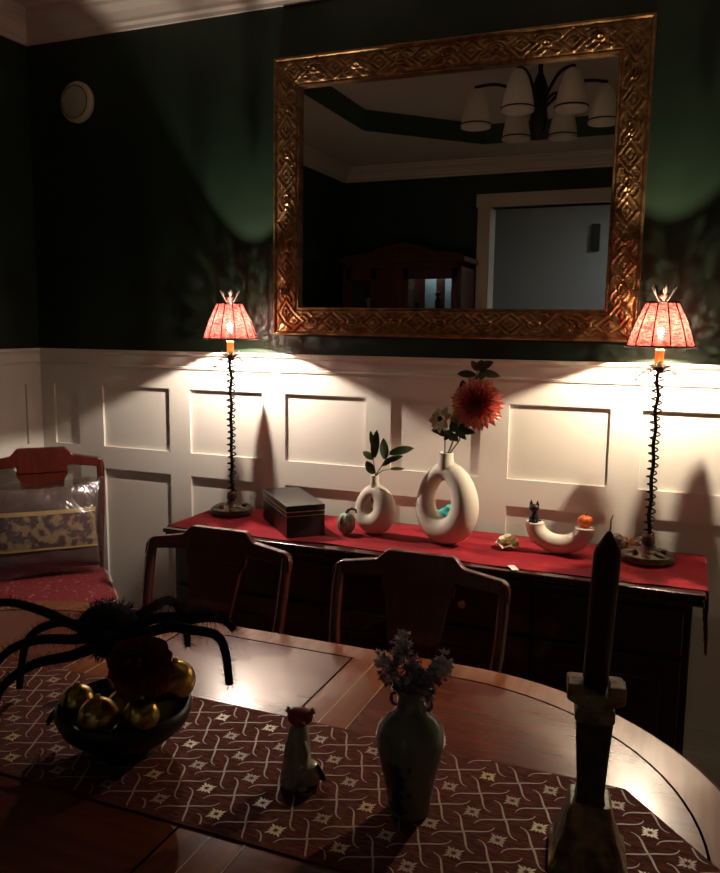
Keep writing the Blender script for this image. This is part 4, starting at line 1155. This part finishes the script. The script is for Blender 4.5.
for i, (x0, x1) in enumerate([(-.43, -.192), (.02, .43)]):
    d = MB(); d.box(x0, x0 + .045, dp - .025, dp, .80, 1.98); d.box(x1 - .045, x1, dp - .025, dp, .80, 1.98); d.box(x0, x1, dp - .025, dp, .80, .86); d.box(x0, x1, dp - .025, dp, 1.90, 1.98)
    dr = d.build('glass_door', 'cabwood', t, smooth=False, bevel=.003)
    MB().box(x0 + .043, x1 - .043, dp - .014, dp - .010, .858, 1.902).build('pane', 'glass', dr, smooth=False)
    d = MB(); d.box(x0, x1, dp - .002, dp + .016, .10, .76); d.build('lower_door', 'cabwood', t, smooth=False, bevel=.006)
for z in (1.18, 1.58): MB().box(-.43, .43, .012, dp - .04, z, z + .012).build('shelf', 'glass', t, smooth=False)
for x0, x1 in ((.075, .165), (.235, .325)): MB().box(x0, x1, .013, .018, 1.60, 1.93).build('reflection_panel', 'cabreflect', t, smooth=False)  # pale strips stand in for bright panes reflected in the door glass
MB().box(.06, .36, .10, .125, 1.955, 1.972).build('added_cabinet_glow', 'cabglow', t, smooth=False)  # glowing bar added to brighten the strips; the cabinet has no known lamp
for lb, x, z, h in [('tall dark figurine on the lit cabinet shelf, left one', .075, 1.592, .16), ('dark figurine on the lit cabinet shelf, right one', .235, 1.592, .24)]:
    g = thing('statuette', lb, 'figurine', (-1.975 + x, YB + .033 + .20, z))
    s = MB(); s.lathe([(.030, 0), (.032, .01), (.022, .02), (.028, .06), (.020, h * .5), (.024, h * .62), (.012, h * .75)], 20, cap=False); s.ball((0, 0, h * .86), .020, 14, 8); s.build('figure_body', 'bronzedk', g)
g = thing('fan_glass', 'pale glass goblet pair on the dim left shelf of the cabinet', 'glassware', (-1.975 - .30, YB + .033 + .20, 1.592))
g['label'] = 'pale flared glass vase in the dim side section of the cabinet'
s = MB(); s.lathe([(.035, 0), (.03, .008), (.008, .02), (.008, .07), (.03, .11), (.045, .18), (.043, .18), (.027, .11), (.001, .08)], 24, cap=False); s.build('glass_body', 'shadeglass', g)

# ------------------------------------------------------------------ chandelier (seen in the mirror)
CX, CY = -.755, -1.50
t = thing('chandelier', 'dark bronze chandelier with opal glass bell shades, reflected in the mirror', 'chandelier', (CX, CY, ZT))
s = MB(); s.lathe([(.075, 0), (.075, -.012), (.05, -.03), (.02, -.04)], 32); s.build('ceiling_rose', 'bronzedk', t)
s = MB(); s.tube([(0, 0, -.03), (0, 0, -.20)], .012, 12); s.lathe([(.014, -.10), (.03, -.14), (.045, -.19), (.034, -.24), (.040, -.285), (.045, -.33), (.030, -.38), (.010, -.41), (.001, -.42)], 28, cap=False); s.build('stem', 'bronzedk', t)
def arm(th, r, ztop, zb_, sc):
    s = MB(); P = []
    for i in range(13):
        q = i / 12; P.append(((.02 + (r - .02) * q) * cos(th), (.02 + (r - .02) * q) * sin(th), -.27 + (ztop + .27) * q + .055 * sin(q * PI) ))
    s.tube(P, .008, 8); s.tube([((r) * cos(th), r * sin(th), ztop + .004), (r * cos(th), r * sin(th), ztop - .03)], .012, 10)
    a = s.build('arm', 'bronzedk', t)
    s = MB(); c = (r * cos(th), r * sin(th), 0)
    pr = [(.016, ztop - .01), (.030, ztop - .022), (.045 * sc, ztop - .05), (.060 * sc, ztop - .10), (.070 * sc, ztop - .15), (.075 * sc, zb_ + .0), (.072 * sc, zb_), (.066 * sc, ztop - .15), (.056 * sc, ztop - .10), (.040 * sc, ztop - .05)]
    s.lathe(pr, 28, c=c, cap=False); g = s.build('glass_shade', 'shadeglass', a)
    s = MB(); z = zb_ + .022
    s.tube([(c[0] + .0765 * sc * cos(2 * PI * k / 32), c[1] + .0765 * sc * sin(2 * PI * k / 32), z - .008) for k in range(32)], .0035, 6, closed=True); s.build('shade_band', 'bronzedk', g)
for d in (193, 262, 308, 10, 76, 122): arm(R(d) * -1, .31, -.155, -.350, 1.0)

# ------------------------------------------------------------------ light
ld = bpy.data.lights.new('hall_ceiling_light', 'AREA'); ld.shape = 'DISK'; ld.size = .35; ld.energy = 12.0; ld.color = (.90, .95, 1.0)
lo = bpy.data.objects.new('hall_ceiling_light', ld); C.objects.link(lo); lo.location = (.35, -4.0, 2.66)
wd = bpy.data.worlds.new('night'); bpy.context.scene.world = wd; wd.use_nodes = True
wd.node_tree.nodes['Background'].inputs[0].default_value = (.5, .6, 1, 1); wd.node_tree.nodes['Background'].inputs[1].default_value = .002

# ------------------------------------------------------------------ camera
cd = bpy.data.cameras.new('camera'); cam = bpy.data.objects.new('camera', cd); C.objects.link(cam)
Rm = Matrix(((0.9258794949483948, -0.06085399771912861, 0.37288597693625536), (0.37767005262723635, 0.12136371084669256, -0.9179521670752027), (0.010606233197785378, 0.9907409553718473, 0.13535090382495976)))
cam.matrix_world = Matrix.Translation((0, -2.7, 1.55)) @ Rm.to_4x4()
cd.sensor_fit = 'VERTICAL'; cd.sensor_height = 24; cd.lens = 800 / 873 * 24; cd.clip_start = .02
sc_ = bpy.context.scene; sc_.camera = cam
sc_.view_settings.view_transform = 'Standard'; sc_.view_settings.look = 'None'; sc_.view_settings.gamma = 1; sc_.view_settings.use_curve_mapping = False
sc_.view_settings.exposure = .12
